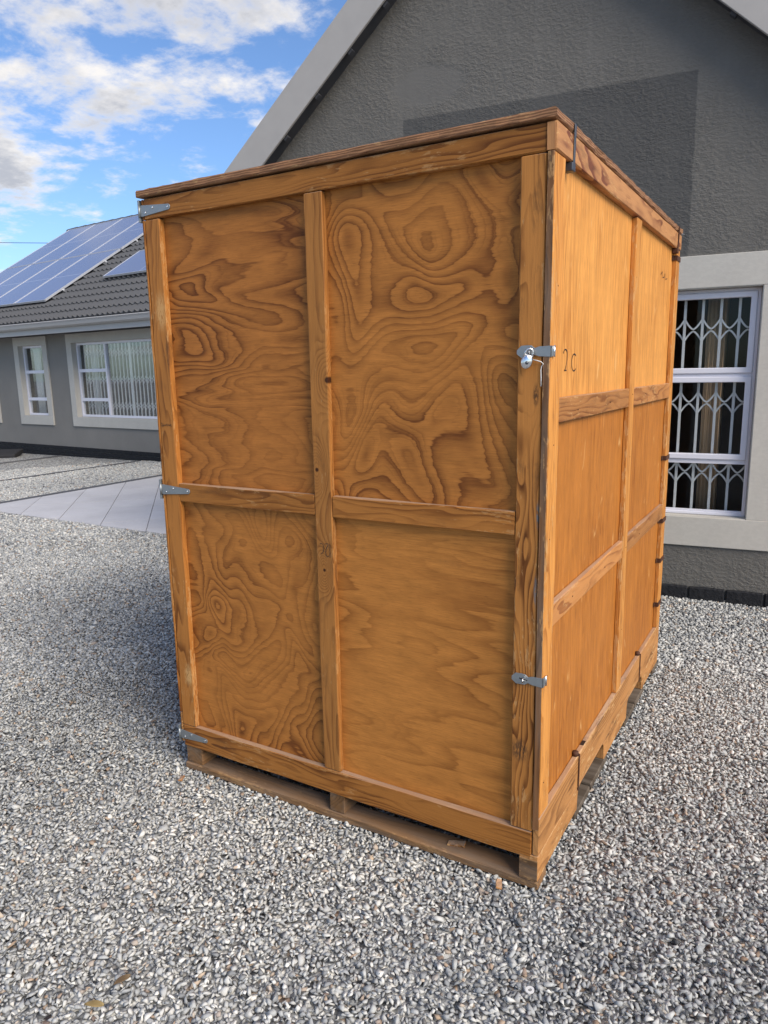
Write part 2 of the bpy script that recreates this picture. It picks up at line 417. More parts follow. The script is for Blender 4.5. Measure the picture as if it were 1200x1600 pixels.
M['lid'] = lid_material()
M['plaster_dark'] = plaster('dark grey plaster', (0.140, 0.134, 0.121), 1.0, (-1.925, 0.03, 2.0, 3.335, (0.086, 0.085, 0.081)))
M['plaster_low'] = plaster('grey plaster', (0.220, 0.208, 0.188), 0.3)
M['plaster_light'] = plaster('pale plaster band', (0.50, 0.48, 0.43), 0.09)
M['plinth'] = simple('black painted brick', (0.016, 0.017, 0.020), 0.8, var=0.6, nscale=35, bstr=0.9, bdist=0.012, spec=0.25)
M['barge'] = simple('pale painted board', (0.37, 0.355, 0.335), 0.6, var=0.10, nscale=7, bstr=0.15)
M['soffit'] = simple('dark soffit', (0.045, 0.047, 0.055), 0.7)
M['gutter'] = simple('grey painted gutter', (0.42, 0.41, 0.395), 0.45, var=0.06, nscale=5)
M['tile'] = simple('charcoal roof tile', (0.072, 0.075, 0.080), 0.5, var=0.3, nscale=9, bstr=0.3)
M['upvc'] = simple('white aluminium frame', (0.74, 0.74, 0.80), 0.35, var=0.03)
M['bar'] = simple('white painted steel bar', (0.72, 0.73, 0.73), 0.4, var=0.05)
M['glass'] = glass('window glass', 0.28, (0.95, 0.96, 0.955))
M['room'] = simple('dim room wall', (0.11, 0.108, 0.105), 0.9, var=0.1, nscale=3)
M['curtain'] = simple('beige curtain', (0.66, 0.46, 0.28), 0.9, var=0.1, nscale=12)
M['sheer'] = simple('white sheer curtain', (0.75, 0.75, 0.73), 0.9, var=0.05)
M['alu'] = simple('aluminium panel frame', (0.70, 0.71, 0.73), 0.4, 0.6, var=0.05)
M['edging'] = simple('dark cement edging', (0.085, 0.088, 0.095), 0.85, var=0.3, nscale=14, bstr=0.4)
M['rubber'] = simple('black mat', (0.02, 0.02, 0.022), 0.7)


def pave_material():
    m, t, b, out = new_mat('pale grey paving tile')
    o = nd(t, 'ShaderNodeNewGeometry').outputs['Position']
    n = noise(t, o, 60.0, 4.0, 0.7)
    n2 = noise(t, o, 2.2, 4.0, 0.6)
    rnd = nd(t, 'ShaderNodeObjectInfo').outputs['Random']
    sp_ = sstep(t, n, 0.55, 0.72)
    c = mixc(t, mt(t, 'MULTIPLY', sp_, 0.4), (0.53, 0.525, 0.53), (0.28, 0.275, 0.275))
    k = mt(t, 'ADD', mt(t, 'MULTIPLY', n2, 0.4), mt(t, 'ADD', 0.75, mt(t, 'MULTIPLY', rnd, 0.1)))
    setin(t, b, 'Base Color', mixc(t, 1.0, c, vec(t, k, k, k), 'MULTIPLY'))
    b.inputs['Roughness'].default_value = 0.65
    bump(t, b, n, 0.2, 0.003)
    return m


M['pave'] = pave_material()


def solar_material():
    m, t, b, out = new_mat('solar cells')
    G = nd(t, 'ShaderNodeAttribute', attribute_name='grain').outputs['Vector']
    s = nd(t, 'ShaderNodeSeparateXYZ', {0: G})
    u = mt(t, 'ABSOLUTE', mt(t, 'SUBTRACT', mt(t, 'FRACT', mt(t, 'MULTIPLY', s.outputs[0], 1 / 0.182)), 0.5))
    w = mt(t, 'ABSOLUTE', mt(t, 'SUBTRACT', mt(t, 'FRACT', mt(t, 'MULTIPLY', s.outputs[1], 1 / 0.091)), 0.5))
    ln = mt(t, 'MAXIMUM', sstep(t, u, 0.485, 0.495), mt(t, 'MULTIPLY', sstep(t, w, 0.475, 0.49), 0.7))
    mid = mt(t, 'SUBTRACT', 1.0, sstep(t, mt(t, 'ABSOLUTE', s.outputs[1]), 0.008, 0.014))
    c = mixc(t, mt(t, 'MULTIPLY', ln, 0.35), (0.17, 0.19, 0.28), (0.27, 0.29, 0.37))
    c = mixc(t, mt(t, 'MULTIPLY', mid, 0.6), c, (0.45, 0.47, 0.52))
    setin(t, b, 'Base Color', c)
    b.inputs['Roughness'].default_value = 0.13
    b.inputs['IOR'].default_value = 1.5
    b.inputs['Specular IOR Level'].default_value = 1.0
    return m


M['solar'] = solar_material()


def gravel_colour(t, tone, hue):
    c = ramp(t, tone, [(0.0, (0.075, 0.077, 0.078)), (0.12, (0.20, 0.209, 0.214)), (0.38, (0.34, 0.353, 0.354)),
                       (0.62, (0.465, 0.473, 0.455)), (0.84, (0.61, 0.608, 0.57)), (1.0, (0.76, 0.755, 0.71))])
    br = ramp(t, hue, [(0.0, 0.0), (0.945, 0.0), (0.955, 0.45), (1.0, 0.8)])
    tan = ramp(t, mt(t, 'FRACT', mt(t, 'MULTIPLY', hue, 57.0)), [(0.0, (0.16, 0.075, 0.04)), (0.4, (0.36, 0.23, 0.13)), (1.0, (0.52, 0.40, 0.28))])
    return mixc(t, br, c, tan)


def stone_material():
    m, t, b, out = new_mat('crushed stone')
    tone = nd(t, 'ShaderNodeAttribute', attribute_name='tone').outputs['Fac']
    hue = nd(t, 'ShaderNodeAttribute', attribute_name='hue').outputs['Fac']
    o = nd(t, 'ShaderNodeNewGeometry').outputs['Position']
    n = noise(t, o, 260.0, 4.0, 0.6)
    c = gravel_colour(t, mt(t, 'ADD', tone, mt(t, 'MULTIPLY', mt(t, 'SUBTRACT', n, 0.5), 0.28), clamp=True), hue)
    setin(t, b, 'Base Color', c)
    b.inputs['Roughness'].default_value = 0.85
    b.inputs['Specular IOR Level'].default_value = 0.12
    bump(t, b, n, 0.35, 0.002)
    return m


def ground_material():
    m, t, b, out = new_mat('gravel ground')
    o = nd(t, 'ShaderNodeNewGeometry').outputs['Position']
    warp = vadd(t, o, vmul(t, nd(t, 'ShaderNodeTexNoise', {'Vector': o, 'Scale': 40.0}).outputs[1], (0.012, 0.012, 0.0)))
    vo = nd(t, 'ShaderNodeTexVoronoi', {'Vector': warp, 'Scale': 44.0}, feature='F1')
    sc = nd(t, 'ShaderNodeSeparateColor', {0: vo.outputs['Color']})
    c = gravel_colour(t, sc.outputs[0], sc.outputs[1])
    edge = sstep(t, vo.outputs['Distance'], 0.45, 0.75)
    c = mixc(t, mt(t, 'MULTIPLY', edge, 0.5), c, (0.05, 0.052, 0.056))
    setin(t, b, 'Base Color', c)
    b.inputs['Roughness'].default_value = 0.85
    b.inputs['Specular IOR Level'].default_value = 0.2
    hh = mt(t, 'ADD', mt(t, 'MULTIPLY', vo.outputs['Distance'], -1.0), mt(t, 'MULTIPLY', sc.outputs[2], 0.6))
    bump(t, b, hh, 1.0, 0.02)
    return m


M['stone'] = stone_material()
M['ground'] = ground_material()


# ------------------------------------------------------------------ object helpers
def tag(o, label=None, cat=None, group=None, kind=None):
    for k, v in (('label', label), ('category', cat), ('group', group), ('kind', kind)):
        if v:
            o[k] = v
    return o


def empty(name, loc=(0, 0, 0), rz=0.0):
    o = bpy.data.objects.new(name, None)
    o.empty_display_size = 0.2
    o.location = loc
    o.rotation_euler = (0, 0, rz)
    COL.objects.link(o)
    return o


def link(name, me, parent=None, loc=(0, 0, 0), rot=(0, 0, 0)):
    o = bpy.data.objects.new(name, me)
    o.location = loc
    o.rotation_euler = rot
    if parent is not None:
        o.parent = parent
    COL.objects.link(o)
    return o


def pymesh(name, verts, faces, mat, smooth=False, grain=None, edge=None):
    me = bpy.data.meshes.new(name)
    me.from_pydata([tuple(map(float, v)) for v in verts], [], [tuple(f) for f in faces])
    me.materials.append(mat)
    if smooth:
        me.polygons.foreach_set('use_smooth', [True] * len(me.polygons))
    if grain is not None:
        a = me.attributes.new('grain', 'FLOAT_VECTOR', 'POINT')
        a.data.foreach_set('vector', np.asarray(grain, np.float32).ravel())
    if edge is not None:
        a = me.attributes.new('edge', 'FLOAT', 'POINT')
        a.data.foreach_set('value', np.asarray(edge, np.float32))
    me.update()
    return me


def board_mesh(name, size, axis, mat, ch=0.0025, jit=0.0006, width_axis=None, seg=0.14, chip=0.0):
    """bar along `axis` with chamfered, slightly uneven edges; grain = (along, across, depth)"""
    size = list(size)
    others = [i for i in range(3) if i != axis]
    if width_axis is None:
        width_axis = others[0] if size[others[0]] >= size[others[1]] else others[1]
    dax = [i for i in others if i != width_axis][0]
    L, Wd, Dp = size[axis], size[width_axis], size[dax]
    hw, hd = Wd / 2, Dp / 2
    ch = min(ch, hw * 0.4, hd * 0.4)
    prof = [(-hw + ch, -hd), (hw - ch, -hd), (hw, -hd + ch), (hw, hd - ch), (hw - ch, hd), (-hw + ch, hd), (-hw, hd - ch), (-hw, -hd + ch)]
    n = max(2, int(L / seg))
    st = [(-L / 2, 0.0)] + [(-L / 2 + ch, 1.0)] + [(-L / 2 + ch + (L - 2 * ch) * i / n, 1.0) for i in range(1, n)] + [(L / 2 - ch, 1.0), (L / 2, 0.0)]
    V, Gr, Ed = [], [], []
    for (a, full) in st:
        for (w, d) in prof:
            if not full:
                w = w - math.copysign(min(ch, abs(w)), w)
                d = d - math.copysign(min(ch, abs(d)), d)
            jw = random.gauss(0, jit)
            jd = random.gauss(0, jit)
            if chip and random.random() < 0.35:
                jw -= math.copysign(random.random() * chip, w)
            p = [0, 0, 0]
            p[axis], p[width_axis], p[dax] = a, w + jw, d + jd
            V.append(p)
            Gr.append((a, w, d))
            Ed.append(w / hw)
    m = len(prof)
    F = []
    for k in range(len(st) - 1):
        for i in range(m):
            j = (i + 1) % m
            F.append((k * m + i, k * m + j, (k + 1) * m + j, (k + 1) * m + i))
    F.append(tuple(range(m - 1, -1, -1)))
    F.append(tuple((len(st) - 1) * m + i for i in range(m)))
    me = pymesh(name, V, F, mat, grain=Gr, edge=Ed)
    bm = bmesh.new()
    bm.from_mesh(me)
    bmesh.ops.recalc_face_normals(bm, faces=bm.faces)
    bm.to_mesh(me)
    bm.free()
    return me


def board(name, x0, x1, y0, y1, z0, z1, axis, mat, parent, **kw):
    me = board_mesh(name, (x1 - x0, y1 - y0, z1 - z0), axis, mat, **kw)
    return link(name, me, parent, ((x0 + x1) / 2, (y0 + y1) / 2, (z0 + z1) / 2))


def box_mesh(name, x0, x1, y0, y1, z0, z1, mat, bev=0.0):
    bm = bmesh.new()
    bmesh.ops.create_cube(bm, size=1.0)
    bmesh.ops.scale(bm, vec=(x1 - x0, y1 - y0, z1 - z0), verts=bm.verts)
    bmesh.ops.translate(bm, vec=((x0 + x1) / 2, (y0 + y1) / 2, (z0 + z1) / 2), verts=bm.verts)
    if bev:
        bmesh.ops.bevel(bm, geom=bm.edges[:], offset=bev, segments=2, affect='EDGES', profile=0.5)
    me = bpy.data.meshes.new(name)
    bm.to_mesh(me)
    bm.free()
    me.materials.append(mat)
    return me


def box(name, x0, x1, y0, y1, z0, z1, mat, parent, bev=0.0):
    cx, cy, cz = (x0 + x1) / 2, (y0 + y1) / 2, (z0 + z1) / 2
    me = box_mesh(name, x0 - cx, x1 - cx, y0 - cy, y1 - cy, z0 - cz, z1 - cz, mat, bev)
    return link(name, me, parent, (cx, cy, cz))


def prism(name, pts, d0, d1, plane, mat, parent, bev=0.0, grain=None, holes=False):
    """pts: 2-D outline; plane 'xz' extrudes along y, 'yz' along x, 'xy' along z"""
    def P(p, d):
        return {'xz': (p[0], d, p[1]), 'yz': (d, p[0], p[1]), 'xy': (p[0], p[1], d)}[plane]
    bm = bmesh.new()
    a = [bm.verts.new(P(p, d0)) for p in pts]
    b = [bm.verts.new(P(p, d1)) for p in pts]
    bm.faces.new(a)
    bm.faces.new(b[::-1])
    n = len(pts)
    for i in range(n):
        j = (i + 1) % n
        bm.faces.new((a[j], a[i], b[i], b[j]))
    bmesh.ops.recalc_face_normals(bm, faces=bm.faces)
    if bev:
        es = [e for e in bm.edges if e.calc_face_angle(0) > 0.5]
        bmesh.ops.bevel(bm, geom=es, offset=bev, segments=1, affect='EDGES')
    bmesh.ops.triangulate(bm, faces=[f for f in bm.faces if len(f.verts) > 4])
    me = bpy.data.meshes.new(name)
    bm.to_mesh(me)
    bm.free()
    me.materials.append(mat)
    if grain:
        ax, wx, dx = grain
        g = [(v.co[ax], v.co[wx], v.co[dx]) for v in me.vertices]
        at = me.attributes.new('grain', 'FLOAT_VECTOR', 'POINT')
        at.data.foreach_set('vector', np.asarray(g, np.float32).ravel())
        cw = [v.co[wx] for v in me.vertices]
        m0, m1 = min(cw), max(cw)
        at = me.attributes.new('edge', 'FLOAT', 'POINT')
        at.data.foreach_set('value', np.asarray([(2 * (q - m0) / (m1 - m0) - 1) for q in cw], np.float32))
    return link(name, me, parent)


def tube_mesh(name, pts, rad, mat, n=8, closed=False):
    pts = [Vector(p) for p in pts]
    V, F = [], []
    up = Vector((0.13, 0.27, 0.95)).normalized()
    for i, p in enumerate(pts):
        d = (pts[min(i + 1, len(pts) - 1)] - pts[max(i - 1, 0)])
        if closed:
            d = pts[(i + 1) % len(pts)] - pts[i - 1]
        d.normalize()
        s = d.cross(up)
        if s.length < 1e-3:
            s = d.cross(Vector((1, 0, 0)))
        s.normalize()
        q = s.cross(d)
        rr = rad[i] if isinstance(rad, (list, tuple)) else rad
        for k in range(n):
            an = 2 * math.pi * k / n
            V.append(p + (s * math.cos(an) + q * math.sin(an)) * rr)
    m = len(pts)
    for i in range(m if closed else m - 1):
        for k in range(n):
            j = (i + 1) % m
            F.append((i * n + k, i * n + (k + 1) % n, j * n + (k + 1) % n, j * n + k))
    if not closed:
        F.append(tuple(range(n - 1, -1, -1)))
        F.append(tuple((m - 1) * n + k for k in range(n)))
    return pymesh(name, V, F, mat, smooth=True)


def ribbon(name, pts, width, to3d, mat, parent, lift=0.0006):
    """pen stroke lying on a surface; to3d maps (u, v, lift) to the point"""
    V, F = [], []
    P = [np.array(p, float) for p in pts]
    for i, p in enumerate(P):
        d = P[min(i + 1, len(P) - 1)] - P[max(i - 1, 0)]
        d = d / (np.linalg.norm(d) + 1e-9)
        nn = np.array([-d[1], d[0]])
        w = width * (0.75 + 0.4 * random.random()) / 2
        V += [to3d(*(p + nn * w), lift), to3d(*(p - nn * w), lift)]
    for i in range(len(P) - 1):
        F.append((2 * i, 2 * i + 1, 2 * i + 3, 2 * i + 2))
    return link(name, pymesh(name, V, F, mat), parent)


def arc(cx, cy, rx, ry, a0, a1, n=10):
    return [(cx + rx * math.cos(R(a0 + (a1 - a0) * i / n)), cy + ry * math.sin(R(a0 + (a1 - a0) * i / n))) for i in range(n + 1)]


# ------------------------------------------------------------------ ground
def gz(x):
    return 0.0 if x > -8.3 else max(-0.07, -0.0125 * (-8.3 - x))


xs = [-300, -14.0, -8.3, 300]
V, F = [], []
for x in xs:
    V += [(x, -300, gz(x) - 0.012), (x, 300, gz(x) - 0.012)]
for i in range(len(xs) - 1):
    F.append((2 * i, 2 * i + 2, 2 * i + 3, 2 * i + 1))
ground = link('gravel_ground', pymesh('gravel_ground', V, F, M['ground']))
tag(ground, kind='structure')

# loose stones near the camera, one mesh
protos = []
for k in range(14):
    bm = bmesh.new()
    npt = 10
    q = rng.normal(size=(npt, 3))
    q /= np.linalg.norm(q, axis=1)[:, None]
    q *= (0.72 + 0.56 * rng.random((npt, 1)))
    q *= np.array([1.12, 0.55 + 0.30 * rng.random(), 0.38 + 0.28 * rng.random()])
    for p in q:
        bm.verts.new(p)
    r_ = bmesh.ops.convex_hull(bm, input=bm.verts)
    bmesh.ops.delete(bm, geom=[v for v in bm.verts if not v.link_faces], context='VERTS')
    bmesh.ops.triangulate(bm, faces=bm.faces)
    bmesh.ops.recalc_face_normals(bm, faces=bm.faces)
    bm.verts.index_update()
    protos.append((np.array([v.co for v in bm.verts]), np.array([[v.index for v in f.verts] for f in bm.faces])))
    bm.free()
# coarse six-cornered stones for farther off
octa = (np.array([(1, 0, 0), (-1, 0, 0), (0, 1, 0), (0, -1, 0), (0, 0, 1), (0, 0, -1)], float),
        np.array([(0, 2, 4), (2, 1, 4), (1, 3, 4), (3, 0, 4), (2, 0, 5), (1, 2, 5), (3, 1, 5), (0, 3, 5)]))
far_protos = []
for k in range(8):
    far_protos.append(((octa[0] + rng.normal(0, 0.22, (6, 3))) * np.array([1.0, 0.75, 0.55]), octa[1]))


def scatter(spacing, keep, bounds, layers=1):
    x0, x1, y0, y1 = bounds
    out = []
    for _ in range(layers):
        gx, gy = np.meshgrid(np.arange(x0, x1, spacing), np.arange(y0, y1, spacing))
        p = np.stack([gx.ravel(), gy.ravel()], 1) + rng.uniform(-0.5, 0.5, (gx.size, 2)) * spacing * 1.1
        out.append(p[keep(p)])
    return np.concatenate(out)


def project(p, z=0.0):
    d = np.concatenate([p, np.full((len(p), 1), z)], 1) - CAM
    w = d @ fw
    ok = w > 0.2
    w = np.where(ok, w, 1.0)
    return ok, 600 + FPX * (d @ RT) / w, 800 - FPX * (d @ UP) / w, np.linalg.norm(d, axis=1)


PAVE = (-6.72, -2.2, 3.11, 6.6)


def base_keep(p, dmin, dmax, mu):
    ok, u, v, d = project(p)
    k = ok & (u > -mu) & (u < 1200 + mu) & (v < 1600 + mu) & (d >= dmin) & (d < dmax)
    k &= ~((p[:, 0] > 0.03) & (p[:, 0] < 1.47) & (p[:, 1] > 0.12) & (p[:, 1] < 1.93))
    k &= ~((p[:, 0] > PAVE[0] - 0.1) & (p[:, 0] < PAVE[1]) & (p[:, 1] > PAVE[2]) & (p[:, 1] < PAVE[3]))
    return k


def stones(pos, protos, size, sig, zlo, zhi, tilt):
    n = len(pos)
    which = rng.integers(0, len(protos), n)
    sz = size * np.exp(rng.normal(0, sig, n))
    yaw = rng.uniform(0, 2 * np.pi, n)
    ta = rng.normal(0, tilt, n)
    tb = rng.normal(0, tilt, n)
    zs = rng.uniform(zlo, zhi, n) + 0.004 * np.sin(pos[:, 0] * 5.1 + 1) * np.sin(pos[:, 1] * 4.3)
    cy, sy, ca, sa, cb, sb = np.cos(yaw), np.sin(yaw), np.cos(ta), np.sin(ta), np.cos(tb), np.sin(tb)
    o, z1 = np.ones(n), np.zeros(n)
    Rz = np.array([[cy, -sy, z1], [sy, cy, z1], [z1, z1, o]]).transpose(2, 0, 1)
    Rx = np.array([[o, z1, z1], [z1, ca, -sa], [z1, sa, ca]]).transpose(2, 0, 1)
    Ry = np.array([[cb, z1, sb], [z1, o, z1], [-sb, z1, cb]]).transpose(2, 0, 1)
    Rm = Rz @ Rx @ Ry
    tone = np.clip(rng.beta(2.5, 2.3, n) + 0.10 * np.sin(pos[:, 0] * 2.3) * np.sin(pos[:, 1] * 1.7 + 2), 0, 1)
    hue = rng.random(n)
    VV, FF, TT, HH = [], [], [], []
    base = 0
    for k, (pv_, pf) in enumerate(protos):
        ix = np.nonzero(which == k)[0]
        if not len(ix):
            continue
        v = np.einsum('nij,vj->nvi', Rm[ix], pv_) * sz[ix][:, None, None]
        v[:, :, 0] += pos[ix, 0][:, None]
        v[:, :, 1] += pos[ix, 1][:, None]
        v[:, :, 2] += zs[ix][:, None]
        m = len(pv_)
        f = pf[None] + (base + np.arange(len(ix)) * m)[:, None, None]
        VV.append(v.reshape(-1, 3))
        FF.append(f.reshape(-1, 3))
        TT.append(np.repeat(tone[ix], m))
        HH.append(np.repeat(hue[ix], m))
        base += len(ix) * m
    return np.concatenate(VV), np.concatenate(FF), np.concatenate(TT), np.concatenate(HH)


def big_mesh(name, V, F, T, H, mat):
    me = bpy.data.meshes.new(name)
    me.vertices.add(len(V))
    me.vertices.foreach_set('co', V.astype(np.float32).ravel())
    me.loops.add(F.size)
    me.loops.foreach_set('vertex_index', F.astype(np.int32).ravel())
    me.polygons.add(len(F))
    me.polygons.foreach_set('loop_start', np.arange(0, F.size, 3, dtype=np.int32))
    me.materials.append(mat)
    for nm, dat in (('tone', T), ('hue', H)):
        a = me.attributes.new(nm, 'FLOAT', 'POINT')
        a.data.foreach_set('value', dat.astype(np.float32))
    me.update(calc_edges=True)
    return me


NEAR, MID, FAR = 4.3, 7.4, 14.5


def before_walls(p):
    """in front of the two houses"""
    r_ = (p[:, 0] > -2.4) & (p[:, 1] > 3.24 + 0.1 * (p[:, 0] - 1.3))
    l_ = p[:, 1] > 7.52 - 0.0734 * (p[:, 0] + 8.3)
    return ~(r_ | l_)


pn = scatter(0.0118, lambda p: base_keep(p, 0, NEAR, 420) & before_walls(p), (-3.6, 5.2, -2.6, 3.2))
pm = scatter(0.0145, lambda p: base_keep(p, NEAR, MID, 200) & before_walls(p), (-6.6, 3.8, -1.0, 5.2))
pf = scatter(0.0200, lambda p: base_keep(p, MID, FAR, 60) & before_walls(p), (-13.5, 0.0, 0.0, 8.0))
for x_ in (-6.78, -8.77, -11.35):
    pf = pf[np.abs(pf[:, 0] - x_) > 0.06]
A = stones(pn, protos, 0.0092, 0.26, -0.011, 0.003, 0.55)
B = stones(pm, far_protos, 0.0122, 0.24, -0.011, 0.001, 0.5)
C_ = stones(pf, far_protos, 0.0165, 0.24, -0.011, -0.001, 0.5)
C_[0][:, 2] += np.where(C_[0][:, 0] > -8.3, 0.0, np.maximum(-0.07, -0.0125 * (-8.3 - C_[0][:, 0])))
V = np.concatenate([A[0], B[0], C_[0]])
F = np.concatenate([A[1], B[1] + len(A[0]), C_[1] + len(A[0]) + len(B[0])])
gravel = link('gravel', big_mesh('gravel', V, F, np.concatenate([A[2], B[2], C_[2]]), np.concatenate([A[3], B[3], C_[3]]), M['stone']))
tag(gravel, 'loose grey and white crushed stone covering the yard', 'gravel', kind='stuff')
print('stones', len(pn), len(pm), len(pf), 'tris', len(F))

# ------------------------------------------------------------------ paved apron and edging strips
pav = link('paved_apron', box_mesh('paved_apron', PAVE[0], PAVE[1], PAVE[2], PAVE[3], -0.1, -0.012, M['edging']))
tag(pav, kind='structure')


def clip_poly(poly, x0, x1, y0, y1):
    for ax, lim, sg in ((0, x0, 1), (0, x1, -1), (1, y0, 1), (1, y1, -1)):
        out = []
        for i in range(len(poly)):
            a, b = poly[i - 1], poly[i]
            ia, ib = sg * (a[ax] - lim) >= 0, sg * (b[ax] - lim) >= 0
            if ia != ib:
                k = (lim - a[ax]) / (b[ax] - a[ax])
                out.append((a[0] + (b[0] - a[0]) * k, a[1] + (b[1] - a[1]) * k))
            if ib:
                out.append(b)
        poly = out
        if len(poly) < 3:
            return []
    return poly


TS = 0.70 / math.sqrt(2)
e1 = np.array([1, 1]) / math.sqrt(2)
e2 = np.array([1, -1]) / math.sqrt(2)
for i in range(-12, 12):
    for j in range(-28, 2):
        a0 = -1.29 / math.sqrt(2) + i * TS
        b0 = j * TS
        g_ = 0.004
        sq = [e1 * a + e2 * b for a, b in ((a0 + g_, b0 + g_), (a0 + TS - g_, b0 + g_), (a0 + TS - g_, b0 + TS - g_), (a0 + g_, b0 + TS - g_))]
        pl = clip_poly([tuple(q) for q in sq], PAVE[0], PAVE[1], PAVE[2], PAVE[3])
        if len(pl) < 3:
            continue
        ar = abs(sum(pl[k - 1][0] * pl[k][1] - pl[k][0] * pl[k - 1][1] for k in range(len(pl)))) / 2
        if ar < 0.004:
            continue
        prism('paving_tile', pl, -0.03, 0.006 + random.uniform(-0.001, 0.001), 'xy', M['pave'], pav)
for (x, w, y0, y1, nm) in ((-6.78, 0.11, 3.02, 7.5, 'dark edging strip along the paved apron'),
                           (-8.77, 0.07, 1.5, 7.4, 'dark edging strip across the gravel beyond the paved apron'),
                           (-11.35, 0.07, 1.5, 7.7, 'farthest dark edging strip across the gravel')):
    o = link('edging_strip', box_mesh('edging_strip', x - w / 2, x + w / 2, y0, y1, -0.15, gz(x) + 0.012, M['edging'], 0.006))
    tag(o, nm, 'edging', 'edging strips in the gravel')


# ------------------------------------------------------------------ shared window pieces
def frame_rect(name, x0, x1, z0, z1, w, y0, y1, mat, parent):
    """four mitred members as one frame mesh"""
    bm = bmesh.new()
    for (a, b) in (((x0, z0), (x1, z0)), ((x1, z0), (x1, z1)), ((x1, z1), (x0, z1)), ((x0, z1), (x0, z0))):
        dx, dz = b[0] - a[0], b[1] - a[1]
        L = math.hypot(dx, dz)
        ux, uz = dx / L, dz / L
        nx, nz = -uz, ux
        q = [a, b, (b[0] - ux * w + nx * w, b[1] - uz * w + nz * w), (a[0] + ux * w + nx * w, a[1] + uz * w + nz * w)]
        f = [bm.verts.new((p[0], y0, p[1])) for p in q]
        k = [bm.verts.new((p[0], y1, p[1])) for p in q]
        bm.faces.new(f)
        bm.faces.new(k[::-1])
        for i in range(4):
            j = (i + 1) % 4
            if i in (1, 3):
                continue
            bm.faces.new((f[j], f[i], k[i], k[j]))
    bmesh.ops.remove_doubles(bm, verts=bm.verts, dist=1e-5)
    bmesh.ops.recalc_face_normals(bm, faces=bm.faces)
    es = [e for e in bm.edges if len(e.link_faces) == 2 and e.calc_face_angle(0) > 0.5]
    bmesh.ops.bevel(bm, geom=es, offset=min(0.004, w * 0.2), segments=1, affect='EDGES')
    me = bpy.data.meshes.new(name)
    bm.to_mesh(me)
    bm.free()
    me.materials.append(mat)
    return link(name, me, parent)


def pane(x0, x1, z0, z1, y, parent):
    return box('pane', x0, x1, y, y + 0.005, z0, z1, M['glass'], parent)


def flat_bar(name, pts, wd, y, th, mat, parent):
    """flat bar following pts in the xz plane"""
    V, F = [], []
    for i, p in enumerate(pts):
        a, b = np.array(pts[max(i - 1, 0)]), np.array(pts[min(i + 1, len(pts) - 1)])
        d = (b - a) / np.linalg.norm(b - a)
        n = np.array([-d[1], d[0]]) * wd / 2
        for (s_, yy) in ((1, y), (-1, y), (-1, y + th), (1, y + th)):
            V.append((p[0] + n[0] * s_, yy, p[1] + n[1] * s_))
    for i in range(len(pts) - 1):
        for k in range(4):
            F.append((4 * i + k, 4 * i + (k + 1) % 4, 4 * i + 4 + (k + 1) % 4, 4 * i + 4 + k))
    F += [(3, 2, 1, 0), tuple(4 * (len(pts) - 1) + k for k in range(4))]
    me = pymesh(name, V, F, mat)
    return link(name, me, parent)


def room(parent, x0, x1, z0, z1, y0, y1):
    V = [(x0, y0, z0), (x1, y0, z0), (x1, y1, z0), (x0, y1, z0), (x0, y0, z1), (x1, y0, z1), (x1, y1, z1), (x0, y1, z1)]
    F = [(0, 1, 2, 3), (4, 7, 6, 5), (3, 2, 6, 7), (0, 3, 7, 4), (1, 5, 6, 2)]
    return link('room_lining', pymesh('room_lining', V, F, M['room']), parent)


def curtain(name, x0, x1, z0, z1, y, mat, parent, waves=7, amp=0.025):
    n = waves * 8
    V, F = [], []
    for i in range(n + 1):
        x = x0 + (x1 - x0) * i / n
        for z in (z0, z1):
            V.append((x, y + amp * math.sin(2 * math.pi * waves * i / n) + 0.01 * math.sin(i * 1.7), z))
    for i in range(n):
        F.append((2 * i, 2 * i + 2, 2 * i + 3, 2 * i + 1))
    me = pymesh(name, V, F, mat, smooth=True)
    o = link(name, me, parent)
    md = o.modifiers.new('thick', 'SOLIDIFY')
    md.thickness = 0.004
    return o


